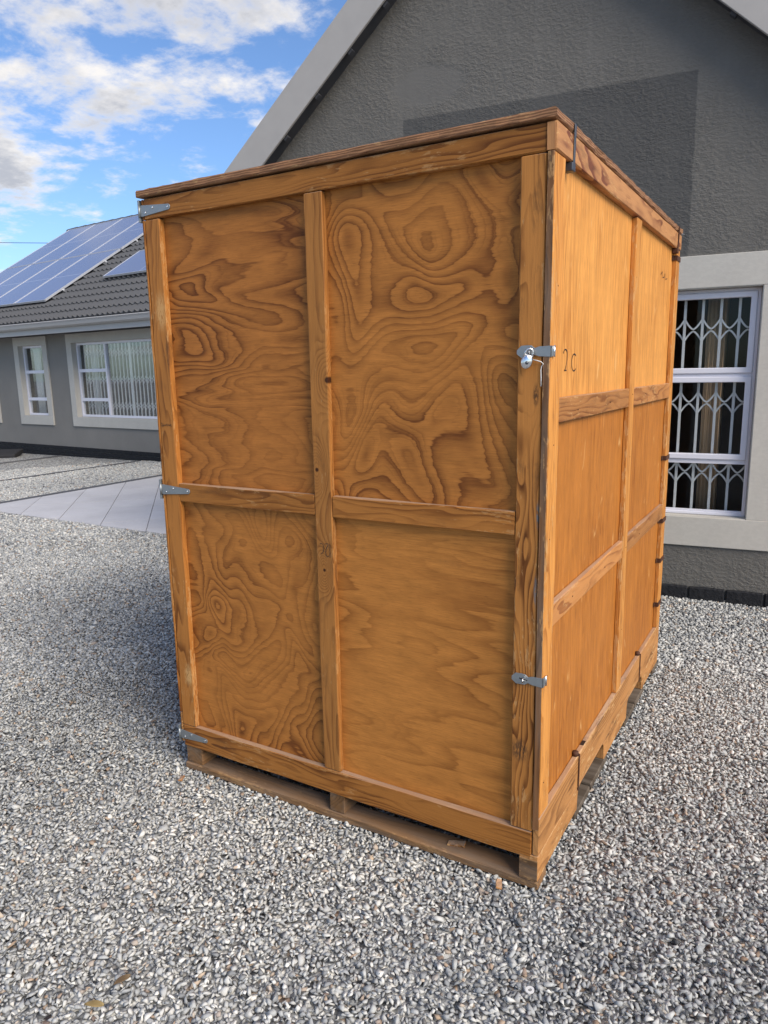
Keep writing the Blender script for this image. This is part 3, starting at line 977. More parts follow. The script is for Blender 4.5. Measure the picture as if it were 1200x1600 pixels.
def wall_with_holes(name, outline, holes, th, mat, parent):
    """outline in xz (convex gable or rectangle); holes [(x0,x1,z0,z1)] cut out; thickness th along +y"""
    cxs = sorted({p[0] for p in outline} | {h[0] for h in holes} | {h[1] for h in holes})

    def top(x):
        n = len(outline)
        zs = []
        for i in range(n):
            a, b = outline[i], outline[(i + 1) % n]
            if min(a[0], b[0]) - 1e-9 <= x <= max(a[0], b[0]) + 1e-9:
                if abs(a[0] - b[0]) < 1e-9:
                    zs += [a[1], b[1]]
                else:
                    k = (x - a[0]) / (b[0] - a[0])
                    zs.append(a[1] + k * (b[1] - a[1]))
        return min(zs), max(zs)
    bm = bmesh.new()
    for i in range(len(cxs) - 1):
        xa, xb = cxs[i], cxs[i + 1]
        xm = (xa + xb) / 2
        la, ta = top(xa + 1e-6)
        lb, tb = top(xb - 1e-6)
        if tb - lb < 1e-4 and ta - la < 1e-4:
            continue
        spans = [(la, ta, lb, tb)]
        for h in holes:
            if h[0] < xm < h[1]:
                s0 = spans.pop()
                spans += [(s0[0], h[2], s0[2], h[2]), (h[3], s0[1], h[3], s0[3])]
        for (a0, a1, b0, b1) in spans:
            f = [bm.verts.new(p) for p in ((xa, 0, a0), (xb, 0, b0), (xb, 0, b1), (xa, 0, a1))]
            bm.faces.new(f)
    bmesh.ops.remove_doubles(bm, verts=bm.verts, dist=1e-5)
    # hole reveals
    for h in holes:
        for (a, b) in (((h[0], h[2]), (h[1], h[2])), ((h[1], h[2]), (h[1], h[3])), ((h[1], h[3]), (h[0], h[3])), ((h[0], h[3]), (h[0], h[2]))):
            f = [bm.verts.new(p) for p in ((a[0], 0, a[1]), (b[0], 0, b[1]), (b[0], th, b[1]), (a[0], th, a[1]))]
            bm.faces.new(f)
    me = bpy.data.meshes.new(name)
    bm.to_mesh(me)
    bm.free()
    me.materials.append(mat)
    return link(name, me, parent)


# ------------------------------------------------------------------ gable house behind the crate
GH = empty('gable_house', (1.298, 3.2529, 0), R(5.741))
tag(GH, 'dark grey plastered gable house with barred window, right behind the crate', 'house')
SL, APX, APZ = 0.881, -1.1686, 4.785       # slope and lower apex of the barge boards
EL, ER = -3.72, 2.10                      # eaves
OV = 0.14


def rake(x, dz=0.0):
    return APZ + dz - SL * abs(x - APX)


HX0, HX1, HZ0, HZ1 = -0.75, 0.483, 0.572, 2.053
wl, wr = -3.55, 1.80
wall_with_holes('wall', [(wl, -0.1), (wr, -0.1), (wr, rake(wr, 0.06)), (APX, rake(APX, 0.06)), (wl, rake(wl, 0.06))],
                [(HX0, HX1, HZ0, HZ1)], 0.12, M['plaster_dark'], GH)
box('side_wall', wl - 0.004, wl + 0.1, 0.003, 6.2, -0.1, rake(wl, 0.05), M['plaster_dark'], GH)
box('side_wall', wr - 0.1, wr + 0.004, 0.003, 6.2, -0.1, rake(wr, 0.05), M['plaster_dark'], GH)
SW = 0.2
box('window_surround', HX0 - SW, HX1 + SW, -0.016, 0.006, HZ1, HZ1 + SW, M['plaster_light'], GH, 0.004)
box('window_surround', HX0 - SW, HX1 + SW, -0.016, 0.006, HZ0 - SW, HZ0, M['plaster_light'], GH, 0.004)
box('window_surround', HX0 - SW, HX0, -0.014, 0.006, HZ0, HZ1, M['plaster_light'], GH, 0.003)
box('window_surround', HX1, HX1 + SW, -0.014, 0.006, HZ0, HZ1, M['plaster_light'], GH, 0.003)
for (nm, a) in (('reveal', (HX0, HX0 + 0.003, HZ0, HZ1)), ('reveal', (HX1 - 0.003, HX1, HZ0, HZ1)), ('reveal', (HX0, HX1, HZ0, HZ0 + 0.003)), ('reveal', (HX0, HX1, HZ1 - 0.003, HZ1))):
    box(nm, a[0], a[1], -0.010, 0.10, a[2], a[3], M['plaster_light'], GH)
# roof over the gable
for sg, e in ((-1, EL), (1, ER)):
    xo = e
    pts = [(APX, rake(APX, 0.305)), (xo, rake(xo, 0.305)), (xo, rake(xo, 0.02)), (APX, rake(APX, 0.02))]
    if sg > 0:
        pts = pts[::-1]
    bar_pts = [(APX, rake(APX)), (APX, rake(APX, 0.305)), (xo, rake(xo, 0.305)), (xo, rake(xo))]
    prism('barge_board', bar_pts, -OV - 0.022, -OV, 'xz', M['barge'], GH, 0.003)
    prism('soffit_board', [(APX, rake(APX, 0.035)), (APX, rake(APX, 0.075)), (xo, rake(xo, 0.075)), (xo, rake(xo, 0.035))], -OV + 0.001, 6.2, 'xz', M['soffit'], GH)
    prism('roof_slab', [(APX, rake(APX, 0.24)), (APX, rake(APX, 0.30)), (xo, rake(xo, 0.30)), (xo, rake(xo, 0.24))], -OV + 0.003, 6.2, 'xz', M['tile'], GH)
# little lugs under the verge
for k in range(12):
    d = 0.55 + 0.28 * k
    for sg in (-1, 1):
        x = APX + sg * d
        if EL + 0.1 < x < ER - 0.1:
            o = box('verge_bracket', -0.02, 0.02, -0.022, 0.022, -0.012, 0.034, M['soffit'], GH, 0.002)
            o.location = (x, -OV + 0.03, rake(x, 0.012))
            o.rotation_euler = (0, math.atan(SL) * sg, 0)
# plinth bricks
x = wl
pb = board_mesh('plinth_brick', (0.222, 0.10, 0.093), 0, M['plinth'], ch=0.006, jit=0.0015)
while x < wr:
    o = link('plinth_brick', pb, GH, (x + 0.115, 0.024, 0.041))
    o.rotation_euler = (0, random.gauss(0, 0.004), random.gauss(0, 0.006))
    x += 0.232
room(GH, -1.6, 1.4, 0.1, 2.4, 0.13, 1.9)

win = empty('window')
win.parent = GH
WY = 0.075
frame_rect('outer_frame', HX0 + 0.004, HX1 - 0.004, HZ0 + 0.004, HZ1 - 0.004, 0.022, WY - 0.012, WY + 0.045, M['upvc'], win)
MID_X = -0.13
box('mullion', MID_X - 0.022, MID_X + 0.022, WY - 0.010, WY + 0.04, HZ0 + 0.026, HZ1 - 0.026, M['upvc'], win, 0.003)
for (a, b) in ((HX0 + 0.026, MID_X - 0.022), (MID_X + 0.022, HX1 - 0.026)):
    box('transom', a, b, WY - 0.008, WY + 0.04, 1.496, 1.518, M['upvc'], win, 0.002)
    box('transom', a, b, WY - 0.008, WY + 0.04, 0.925, 0.955, M['upvc'], win, 0.002)
    for (z0, z1) in ((1.518, 2.027), (0.955, 1.496)):
        s_ = frame_rect('sash', a, b, z0, z1, 0.036, WY - 0.022, WY + 0.03, M['upvc'], win)
        pane(a + 0.03, b - 0.03, z0 + 0.03, z1 - 0.03, WY + 0.012, win)
    pane(a - 0.003, b + 0.003, 0.592, 0.930, WY + 0.012, win)
box('glazing_bead', MID_X + 0.022, HX1 - 0.026, WY - 0.004, WY + 0.02, 0.598, 0.610, M['upvc'], win, 0.002)
# burglar bars behind the panes
bx = [0.036 + 0.1085 * k for k in range(-7, 5)]
bx = [q for q in bx if HX0 + 0.03 < q < HX1 - 0.02]
BY = WY + 0.055
for q in bx:
    box('burglar_bar', q - 0.0085, q + 0.0085, BY, BY + 0.012, 0.585, 2.045, M['bar'], win, 0.0015)
allx = [bx[0] - 0.1085] + bx + [bx[-1] + 0.1085]
for zc in (1.80, 1.325, 0.856):
    for xa, xb in zip(allx[:-1], allx[1:]):
        xm = (xa + xb) / 2
        hwid = (xb - xa) / 2
        for sg in (1, -1):
            pts = []
            for i in range(11):
                u = -1 + 2 * i / 10
                pts.append((xm + u * hwid, zc + sg * (0.006 + 0.066 * abs(u) ** 1.55)))
            pts = [p for p in pts if HX0 + 0.01 < p[0] < HX1 - 0.01]
            if len(pts) > 2:
                flat_bar('scroll_bar', pts, 0.011, BY - 0.005 if sg > 0 else BY + 0.0125, 0.005, M['bar'], win)
curtain('curtain', 0.17, 0.30, 0.2, 2.3, 0.42, M['curtain'], GH, 2, 0.012)

# ------------------------------------------------------------------ long house at the left
LH = empty('long_house', (-8.3022, 7.5640, 0), R(-4.2))
tag(LH, 'long low grey house with charcoal tiled roof and white barred windows, at left', 'house')
ZB, ZT = 0.772, 2.238
holes = [(-2.43, 1.05, ZB, ZT), (-4.38, -3.47, ZB, ZT), (-6.40, -5.56, ZB, ZT)]
X0, X1 = -8.0, 6.4
wall_with_holes('wall', [(X0, -0.2), (X1, -0.2), (X1, 2.7), (X0, 2.7)], holes, 0.14, M['plaster_low'], LH)
box('side_wall', X0 - 0.004, X0 + 0.15, 0.004, 9.0, -0.2, 2.7, M['plaster_low'], LH)
SW = 0.17
for h in holes:
    box('window_surround', h[0] - SW, h[1] + SW, -0.03, 0.006, ZT, 2.41, M['plaster_light'], LH, 0.004)
    box('window_surround', h[0] - SW, h[1] + SW, -0.03, 0.006, 0.585, ZB, M['plaster_light'], LH, 0.004)
    box('window_surround', h[0] - SW, h[0], -0.028, 0.006, ZB, ZT, M['plaster_light'], LH, 0.003)
    box('window_surround', h[1], h[1] + SW, -0.028, 0.006, ZB, ZT, M['plaster_light'], LH, 0.003)
    for a in ((h[0], h[0] + 0.003, ZB, ZT), (h[1] - 0.003, h[1], ZB, ZT), (h[0], h[1], ZB, ZB + 0.003), (h[0], h[1], ZT - 0.003, ZT)):
        box('reveal', a[0], a[1], -0.02, 0.14, a[2], a[3], M['plaster_light'], LH)
    w = empty('window')
    w.parent = LH
    y = 0.095
    frame_rect('outer_frame', h[0] + 0.004, h[1] - 0.004, ZB + 0.004, ZT - 0.004, 0.045, y - 0.015, y + 0.05, M['upvc'], w)
    wide = h[1] - h[0] > 2
    cols = [(h[0] + 0.049, h[1] - 0.049, True)] if not wide else [(h[0] + 0.049, -1.52, True), (-1.47, h[1] - 0.049, False)]
    if wide:
        box('mullion', -1.52, -1.47, y - 0.017, y + 0.045, ZB + 0.049, ZT - 0.049, M['upvc'], w, 0.003)
    for (a, b, split) in cols:
        if split:
            for zc in (1.69, 1.12):
                box('transom', a, b, y - 0.014, y + 0.04, zc - 0.032, zc + 0.032, M['upvc'], w, 0.003)
            zs = [(ZB + 0.049, 1.088), (1.152, 1.658), (1.722, ZT - 0.049)]
        else:
            zs = [(ZB + 0.049, ZT - 0.049)]
        for (z0, z1) in zs:
            pane(a - 0.004, b + 0.004, z0 - 0.004, z1 + 0.004, y + 0.015, w)
    # folding trellis bars behind the glass of the wide window
    if wide:
        n = int((h[1] - h[0]) / 0.112)
        xs_ = [h[0] + 0.07 + 0.112 * k for k in range(n)]
        for q in xs_:
            ww = 0.011 if abs(q + 0.93) > 0.056 else 0.035
            box('trellis_bar', q - ww, q + ww, 0.20, 0.215, ZB, ZT, M['bar'], w)
        for zc in (2.02, 1.50, 1.0):
            for xa, xb in zip(xs_[:-1], xs_[1:]):
                flat_bar('scroll_bar', [(xa, zc + 0.075), ((xa + xb) / 2, zc), (xb, zc + 0.075)], 0.013, 0.192, 0.006, M['bar'], w)
                flat_bar('scroll_bar', [(xa, zc - 0.075), ((xa + xb) / 2, zc), (xb, zc - 0.075)], 0.013, 0.216, 0.006, M['bar'], w)
        curtain('curtain', h[0] + 0.05, h[0] + 0.26, ZB - 0.1, ZT + 0.05, 0.36, M['sheer'], w, 3)
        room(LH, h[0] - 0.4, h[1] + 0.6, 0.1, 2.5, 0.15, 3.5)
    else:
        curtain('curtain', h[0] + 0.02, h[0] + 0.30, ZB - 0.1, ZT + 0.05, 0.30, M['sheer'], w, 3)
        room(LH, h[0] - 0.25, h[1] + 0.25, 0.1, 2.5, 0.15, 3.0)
# plinth bricks, two courses
pb2 = board_mesh('plinth_brick', (0.222, 0.10, 0.074), 0, M['plinth'], ch=0.005, jit=0.0015)
for c in range(3):
    x = -6.6 + (0.116 if c % 2 else 0)
    while x < 5.6:
        o = link('plinth_brick', pb2, LH, (x + 0.116, 0.028, 0.122 - 0.081 * c))
        o.rotation_euler = (0, random.gauss(0, 0.003), random.gauss(0, 0.004))
        x += 0.232
# eave: soffit, fascia and gutter
EY = -0.5
box('soffit_board', X0 - 0.3, X1, EY, -0.0005, 2.425, 2.44, M['soffit'], LH)
box('fascia_board', X0 - 0.3, X1, EY - 0.022, EY, 2.392, 2.56, M['gutter'], LH, 0.003)
gp = [(EY - 0.024, 2.575), (EY - 0.024, 2.500), (EY - 0.075, 2.492), (EY - 0.115, 2.52), (EY - 0.13, 2.57), (EY - 0.142, 2.59), (EY - 0.150, 2.60), (EY - 0.142, 2.612), (EY - 0.126, 2.606), (EY - 0.118, 2.58), (EY - 0.105, 2.53), (EY - 0.075, 2.505), (EY - 0.032, 2.51), (EY - 0.032, 2.575)]
prism('gutter', gp, X0 - 0.3, X1, 'yz', M['gutter'], LH)
# roof
PIT = R(32.5)
cp, sp_ = math.cos(PIT), math.sin(PIT)
E0 = (EY - 0.03, 2.628)
RL = 5.40


def roofpt(s, up, h=0.0):
    return (s, E0[0] + up * cp - h * sp_, E0[1] + up * sp_ + h * cp)


RX0, RX1 = -8.25, 6.4
V = [roofpt(RX0, 0, -0.05), roofpt(RX1, 0, -0.05), roofpt(RX1, RL, -0.05), roofpt(RX0, RL, -0.05)]
ridge_y, ridge_z = roofpt(0, RL)[1:]
V += [(RX1, 2 * ridge_y - E0[0], E0[1]), (RX0, 2 * ridge_y - E0[0], E0[1])]
link('roof_deck', pymesh('roof_deck', V, [(0, 1, 2, 3), (3, 2, 4, 5)], M['tile']), LH)
GA, TWD = 0.30, 0.30
nseg = 12


def tile_mesh(n_tiles):
    V, F = [], []
    for i in range(nseg * n_tiles + 1):
        u = i / nseg
        x = (u - 0.5 * 1) * TWD
        fr = (u * 2) % 1.0
        hh = 0.036 * max(0.0, math.cos((fr - 0.5) * 2 * math.pi)) + 0.004
        V += [(x, 0.0, hh - 0.004 - 0.030), (x, 0.0, hh * 1.25 + 0.026), (x, 0.02, hh * 1.25 + 0.030), (x, GA + 0.06, hh - 0.010)]
    for i in range(nseg * n_tiles):
        for k in range(3):
            F.append((4 * i + k, 4 * i + 4 + k, 4 * i + 5 + k, 4 * i + 1 + k))
    return V, F


tv, tf = tile_mesh(1)
tme = pymesh('roof_tile', tv, tf, M['tile'])
rest_v, rest_f = [], []
nrow = int(RL / GA)
cnt = 0
for r in range(nrow):
    for c in range(int((RX1 - RX0) / TWD)):
        s_ = RX0 + TWD * (c + 0.5)
        up = r * GA - 0.02
        near = -5.35 < s_ < 1.2 and r < 8 or (-3.6 < s_ < 0.0 and r < 13)
        under = -8 < s_ < -3.5 and r > 3
        if near and not under and cnt < 300:
            o = link('roof_tile', tme, LH, roofpt(s_, up), (PIT + random.gauss(0, 0.003), 0, random.gauss(0, 0.002)))
            cnt += 1
        else:
            b = len(rest_v)
            for (x, y, z) in tv:
                rest_v.append(roofpt(s_ + x, up + y, z))
            rest_f += [tuple(q + b for q in f) for f in tf]
ro = link('roof_tiling', pymesh('roof_tiling', rest_v, rest_f, M['tile']), LH)
tag(ro, kind='stuff')
# ridge tiles
V, F = [], []
for i in range(2):
    for k in range(9):
        an = R(180 * k / 8)
        rr = 0.12 if i == 0 else 0.135
        V.append((0.0 + 0.43 * i, rr * math.cos(an), rr * 0.8 * math.sin(an)))
for k in range(8):
    F.append((k, k + 1, 9 + k + 1, 9 + k))
F.append(tuple(range(9, 18)))
rme = pymesh('ridge_tile', V, F, M['tile'], smooth=False)
s_ = RX0
while s_ < 3:
    link('ridge_tile', rme, LH, (s_, ridge_y, ridge_z + 0.0), (0, 0, 0))
    s_ += 0.40

# dark slab by the wall at the left edge
o = link('door_mat', box_mesh('door_mat', -0.45, 0.45, -0.3, 0.3, 0.0, 0.10, M['rubber'], 0.02), None, (-12.72, 7.15, gz(-12.72)), (R(6), 0, R(40)))
tag(o, 'dark low slab lying on the gravel at the left edge of the picture', 'slab')

# ------------------------------------------------------------------ solar panels
lh_m = Matrix.Translation((-8.3022, 7.5640, 0)) @ Matrix.Rotation(R(-4.2), 4, 'Z')


def solar(sc_, uc, w, h, label):
    p = lh_m @ Vector(roofpt(sc_, uc, 0.12))
    e = empty('solar_panel', p, 0)
    e.rotation_euler = (lh_m.to_3x3() @ Matrix.Rotation(PIT, 3, 'X')).to_euler()
    V = [(-w / 2 + 0.02, -h / 2 + 0.02, 0.003), (w / 2 - 0.02, -h / 2 + 0.02, 0.003), (w / 2 - 0.02, h / 2 - 0.02, 0.003), (-w / 2 + 0.02, h / 2 - 0.02, 0.003)]
    V += [(v[0], v[1], -0.02) for v in V]
    F = [(0, 1, 2, 3), (7, 6, 5, 4)] + [(i, 4 + i, 4 + (i + 1) % 4, (i + 1) % 4) for i in range(4)]
    land = w > h
    g = [((v[1], v[0], 0) if land else (v[0], v[1], 0)) for v in V]
    link('cell_glass', pymesh('cell_glass', V, F, M['solar'], grain=g), e)
    bm = bmesh.new()
    for (a, b, c, d) in ((-w / 2, w / 2, -h / 2, -h / 2 + 0.012), (-w / 2, w / 2, h / 2 - 0.022, h / 2), (-w / 2, -w / 2 + 0.022, -h / 2 + 0.022, h / 2 - 0.022), (w / 2 - 0.022, w / 2, -h / 2 + 0.022, h / 2 - 0.022)):
        r_ = bmesh.ops.create_cube(bm, size=1.0)
        bmesh.ops.scale(bm, vec=(b - a, d - c, 0.04), verts=r_['verts'])
        bmesh.ops.translate(bm, vec=((a + b) / 2, (c + d) / 2, -0.012), verts=r_['verts'])
    me = bpy.data.meshes.new('panel_frame')
    bm.to_mesh(me)
    bm.free()
    me.materials.append(M['alu'])
    link('panel_frame', me, e)
    for yy in (-h * 0.28, h * 0.28):
        box('mounting_rail', -w / 2 - 0.02, w / 2 + 0.02, yy - 0.02, yy + 0.02, -0.075, -0.034, M['alu'], e)
    tag(e, label, 'solar panel', 'solar panels on the tiled roof')
    return e


edges = [-3.22, -4.405, -5.585, -6.765, -7.945]
nm_c = ['rightmost', 'second from right', 'third from right', 'leftmost']
for c in range(4):
    for r, (u0_, u1_) in enumerate(((0.71, 2.965), (2.985, 5.22))):
        solar((edges[c] + edges[c + 1]) / 2, (u0_ + u1_) / 2, abs(edges[c] - edges[c + 1]) - 0.02, u1_ - u0_,
              'blue solar panel in %s row of the big roof array, %s' % (('lower', 'upper')[r], nm_c[c]))
solar(-2.20 + 1.13, 2.07, 2.26, 1.13, 'separate low solar panel on the roof, partly hidden by the crate')

# overhead cable far off
cab = link('overhead_cable', tube_mesh('overhead_cable', [(-75 + 6 * i, 46 + 4.0 * i, 15.6 - 0.35 * math.sin(math.pi * i / 9)) for i in range(10)], 0.03, M['rubber'], 5))
tag(cab, 'thin overhead cable crossing the clouds above the left roof', 'cable')

# ------------------------------------------------------------------ the crate
CR = empty('wooden_crate', (0, 0, 0))
tag(CR, 'tall stained wooden storage crate with plywood panels on a skid base', 'crate')
W, D, H = 1.4925, 1.955, 2.205
# door face members
board('top_rail', 0.012, 1.4685, 0.0, 0.024, 2.1125, 2.180, 0, M['lumber'], CR)
board('stile', 0.012, 0.083, 0.0, 0.024, 0.1925, 2.110, 2, M['lumber_worn'], CR, chip=0.0012)
board('stile', 1.401, 1.470, 0.0, 0.024, 0.1925, 2.110, 2, M['lumber_strong'], CR, chip=0.0015)
board('middle_stile', 0.705, 0.773, 0.0, 0.024, 0.1925, 2.110, 2, M['lumber_knots'], CR)
board('cross_rail', 0.0845, 0.7035, 0.001, 0.024, 1.107, 1.176, 0, M['lumber'], CR)
board('cross_rail', 0.7745, 1.3995, 0.001, 0.024, 1.107, 1.176, 0, M['lumber'], CR)
board('bottom_rail', 0.014, 1.4695, 0.0, 0.024, 0.100, 0.1905, 0, M['lumber'], CR, chip=0.001)


def panel(name, u0_, u1_, z0, z1, mat, plane, depth):
    w, h = u1_ - u0_, z1 - z0
    th = 0.012
    V, G, F = [], [], []
    n = 4
    for (d) in (0.0, th):
        for i in range(n + 1):
            for j in range(n + 1):
                a, b = -w / 2 + w * i / n, -h / 2 + h * j / n
                bow = 0.0015 * math.sin(math.pi * i / n) * math.sin(math.pi * j / n) if d == 0 else 0
                V.append((a, d + bow, b))
                G.append((a, b, d))
    m = n + 1
    for i in range(n):
        for j in range(n):
            q = i * m + j
            F.append((q, q + m, q + m + 1, q + 1))
            q += m * m
            F.append((q, q + 1, q + m + 1, q + m))
    me = pymesh(name, V, F, mat, smooth=True, grain=G)
    if plane == 'front':
        return link(name, me, CR, ((u0_ + u1_) / 2, depth, (z0 + z1) / 2))
    if plane == 'right':
        return link(name, me, CR, (depth, (u0_ + u1_) / 2, (z0 + z1) / 2), (0, 0, R(90)))
    if plane == 'left':
        return link(name, me, CR, (depth, (u0_ + u1_) / 2, (z0 + z1) / 2), (0, 0, R(-90)))
    return link(name, me, CR, ((u0_ + u1_) / 2, depth, (z0 + z1) / 2), (0, 0, R(180)))


panel('plywood_panel', 0.075, 0.711, 1.17, 2.118, M['ply_ul'], 'front', 0.0242)
panel('plywood_panel', 0.767, 1.407, 1.17, 2.118, M['ply_ur'], 'front', 0.0244)
panel('plywood_panel', 0.075, 0.711, 0.18, 1.113, M['ply_ll'], 'front', 0.0243)
panel('plywood_panel', 0.767, 1.407, 0.18, 1.113, M['ply_lr'], 'front', 0.0245)

# right side: frame proud of the panels by 20 mm
SX = W
for (side, xa, xb, xp) in (('right', W - 0.0195, W, W - 0.0197), ('left', 0.0, 0.0095, 0.0097)):
    ml, mr = (M['lumber_side'], M['lumber_red']) if side == 'right' else (M['lumber'], M['lumber'])
    board('side_top_rail', xa, xb + (0.004 if side == 'right' else 0), 0.0, D, 2.112, 2.180, 1, mr, CR, chip=0.001)
    board('corner_stile', xa, xb, -0.001, 0.086, 0.2415, 2.1105, 2, ml, CR, chip=0.0025)
    board('corner_stile', xa, xb, 1.872, D, 0.2415, 2.1105, 2, ml, CR, chip=0.0015)
    board('side_middle_stile', xa, xb, 0.985, 1.066, 0.2415, 2.1105, 2, ml, CR, chip=0.001)
    board('side_bottom_rail', xa, xb, 0.0, D, 0.114, 0.240, 1, M['stringer'], CR, chip=0.002)
    for (z0, z1) in ((1.420, 1.490), (0.822, 0.893)):
        for (y0, y1) in ((0.087, 0.984), (1.067, 1.871)):
            board('side_cross_rail', xa, xb - 0.001, y0, y1, z0, z1, 1, M['lumber_pink'] if side == 'right' else mr, CR, chip=0.001)
    for (y0, y1) in ((0.075, 0.995), (1.055, 1.885)):
        for (z0, z1) in ((1.482, 2.12), (0.886, 1.428), (0.232, 0.83)):
            panel('plywood_panel', y0, y1, z0, z1, M['ply_side_pale_lit'] if z0 > 1.4 else M['ply_side'], side, xp)
# back
panel('plywood_panel', 0.02, 1.47, 0.12, 2.17, M['ply_lr'], 'back', D - 0.018)
board('top_rail', 0.02, 1.471, D - 0.019, D - 0.001, 2.1125, 2.180, 0, M['lumber'], CR)
board('bottom_rail', 0.02, 1.471, D - 0.019, D - 0.001, 0.115, 0.1905, 0, M['lumber'], CR)
board('cross_rail', 0.09, 1.40, D - 0.019, D - 0.002, 1.107, 1.176, 0, M['lumber'], CR)
for xa in (0.02, 1.401):
    board('stile', xa, xa + 0.069, D - 0.019, D - 0.001, 0.1925, 2.110, 2, M['lumber'], CR)
# end-grain blocks where the side rails meet the door
board('corner_block', 1.4705, 1.4915, -0.0035, -0.0015, 2.113, 2.179, 2, M['lumber_red'], CR, ch=0.0005)
board('corner_post', 1.4735, 1.4905, -0.0045, -0.0016, 0.205, 2.1105, 2, M['post'], CR, ch=0.0008, chip=0.002)
# lid sheet
for (z0, z1, ov) in ((2.1865, 2.2105, 0.012),):
    n = 46
    V, G, F = [], [], []
    ring = []
    x0, x1, y0, y1 = -ov, W + ov * 0.5, -ov, D + ov
    for i in range(n):
        ring.append((x0 + (x1 - x0) * i / n, y0, 0, -1))
    for i in range(n):
        ring.append((x1, y0 + (y1 - y0) * i / n, 1, 0))
    for i in range(n):
        ring.append((x1 - (x1 - x0) * i / n, y1, 0, 1))
    for i in range(n):
        ring.append((x0, y1 - (y1 - y0) * i / n, -1, 0))
    m = len(ring)
    for lv, (z, ins) in enumerate(((z0, 0.003), (z0 + 0.003, 0.0), (z1 - 0.004, 0.0), (z1, 0.005))):
        for (x, y, nx, ny) in ring:
            j = -abs(random.gauss(0, 0.0018))
            if ny == 0 and nx > 0 and random.random() < 0.3:
                j -= random.random() * 0.006
            V.append((x + nx * (j - ins), y + ny * (j - ins), z + random.gauss(0, 0.0006)))
            G.append((x, y, z - 2.19))
    for lv in range(3):
        for i in range(m):
            F.append((lv * m + i, lv * m + (i + 1) % m, (lv + 1) * m + (i + 1) % m, (lv + 1) * m + i))
    F.append(tuple(3 * m + i for i in range(m)))
    F.append(tuple(i for i in range(m - 1, -1, -1)))
    link('lid_board', pymesh('lid_board', V, F, M['lid'], grain=G), CR)

# skid base: stringers, bottom boards, deck
for (xa, xb) in ((0.015, 0.100), (0.719, 0.782)):
    board('stringer', xa, xb, 0.006, D - 0.01, 0.0275, 0.0985, 1, M['skid'], CR)
n1a, n1b, n2a, n2b = 0.43, 0.815, 1.215, 1.555
pts = [(0.0, 0.028)]


def notch(a, b):
    q = [(a, 0.028), (a + 0.004, 0.075)] + [(a + 0.05 - 0.046 * math.cos(R(k * 18)), 0.075 + 0.034 * math.sin(R(k * 18))) for k in range(1, 6)]
    q += [(b - 0.05 + 0.046 * math.sin(R(k * 18)), 0.075 + 0.034 * math.cos(R(k * 18))) for k in range(0, 5)] + [(b - 0.002, 0.070), (b, 0.028)]
    return q


pts += notch(n1a, n1b) + notch(n2a, n2b) + [(D, 0.028), (D, 0.1125), (0.0, 0.1125)]
prism('notched_stringer', pts, 1.432, 1.4915, 'yz', M['stringer'], CR, 0.002, grain=(1, 2, 0))
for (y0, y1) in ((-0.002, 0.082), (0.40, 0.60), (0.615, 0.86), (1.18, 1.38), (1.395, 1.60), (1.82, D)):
    board('bottom_board', 0.013, 1.4935, y0, y1, 0.0, 0.0268, 0, M['skid'] if y0 < 0.1 else M['skid_shaded'], CR, chip=0.002, jit=0.001)
board('back_light_stop', 0.101, 1.431, D - 0.03, D - 0.006, 0.0275, 0.0985, 0, M['skid'], CR)  # added board out of view, keeps light from entering the base from behind
board('end_block', 1.4335, 1.4905, -0.004, -0.0008, 0.0295, 0.0985, 0, M['skid'], CR, ch=0.001)
box('floor_deck', 0.02, 1.43, 0.026, D - 0.03, 0.099, 0.113, M['dark_wood'], CR)

nail_side = tube_mesh('nail_head', [(-0.0006, 0, 0), (0.0006, 0, 0), (0.0009, 0, 0)], [0.0024, 0.0022, 0.0012], M['rust'], 7)
for (y, z) in [(0.045, q) for q in (0.35, 0.7, 1.1, 1.35, 1.8)] + [(1.025, q) for q in (0.5, 0.86, 1.2, 1.455, 1.9)] + [(q, 0.857) for q in (0.3, 0.7, 1.3)] + [(q, 1.455) for q in (0.3, 0.7, 1.3)]:
    link('nail_head', nail_side, CR, (W + 0.0002, y + random.gauss(0, 0.01), z + random.gauss(0, 0.008)))

# T hinges on the left
for z in (2.142, 1.149, 0.148):
    hg = empty('hinge')
    hg.parent = CR
    hg.location = (0, 0, z)
    tip = arc(0.133, 0.0, 0.0095, 0.0095, -80, 80, 6)
    prism('strap', [(-0.006, -0.018), (0.006, -0.019)] + tip + [(0.006, 0.019), (-0.006, 0.018)], -0.0035, -0.0005, 'xz', M['galv'], hg, 0.0006)
    link('barrel', tube_mesh('barrel', [(-0.006, -0.005, -0.021), (-0.006, -0.005, 0.021)], 0.0042, M['galv'], 10), hg)
    prism('leaf', [(-0.013, -0.037), (-0.005, -0.037), (-0.005, 0.037), (-0.013, 0.037)], -0.005, 0.012, 'xz', M['galv'], hg, 0.0006)
    for (x, dz) in ((0.022, -0.008), (0.058, 0.006), (0.130, 0.0)):
        link('screw', tube_mesh('screw', [(x, -0.0038, dz), (x, -0.0052, dz), (x, -0.0058, dz)], [0.0045, 0.004, 0.002], M['chrome'], 10), hg)

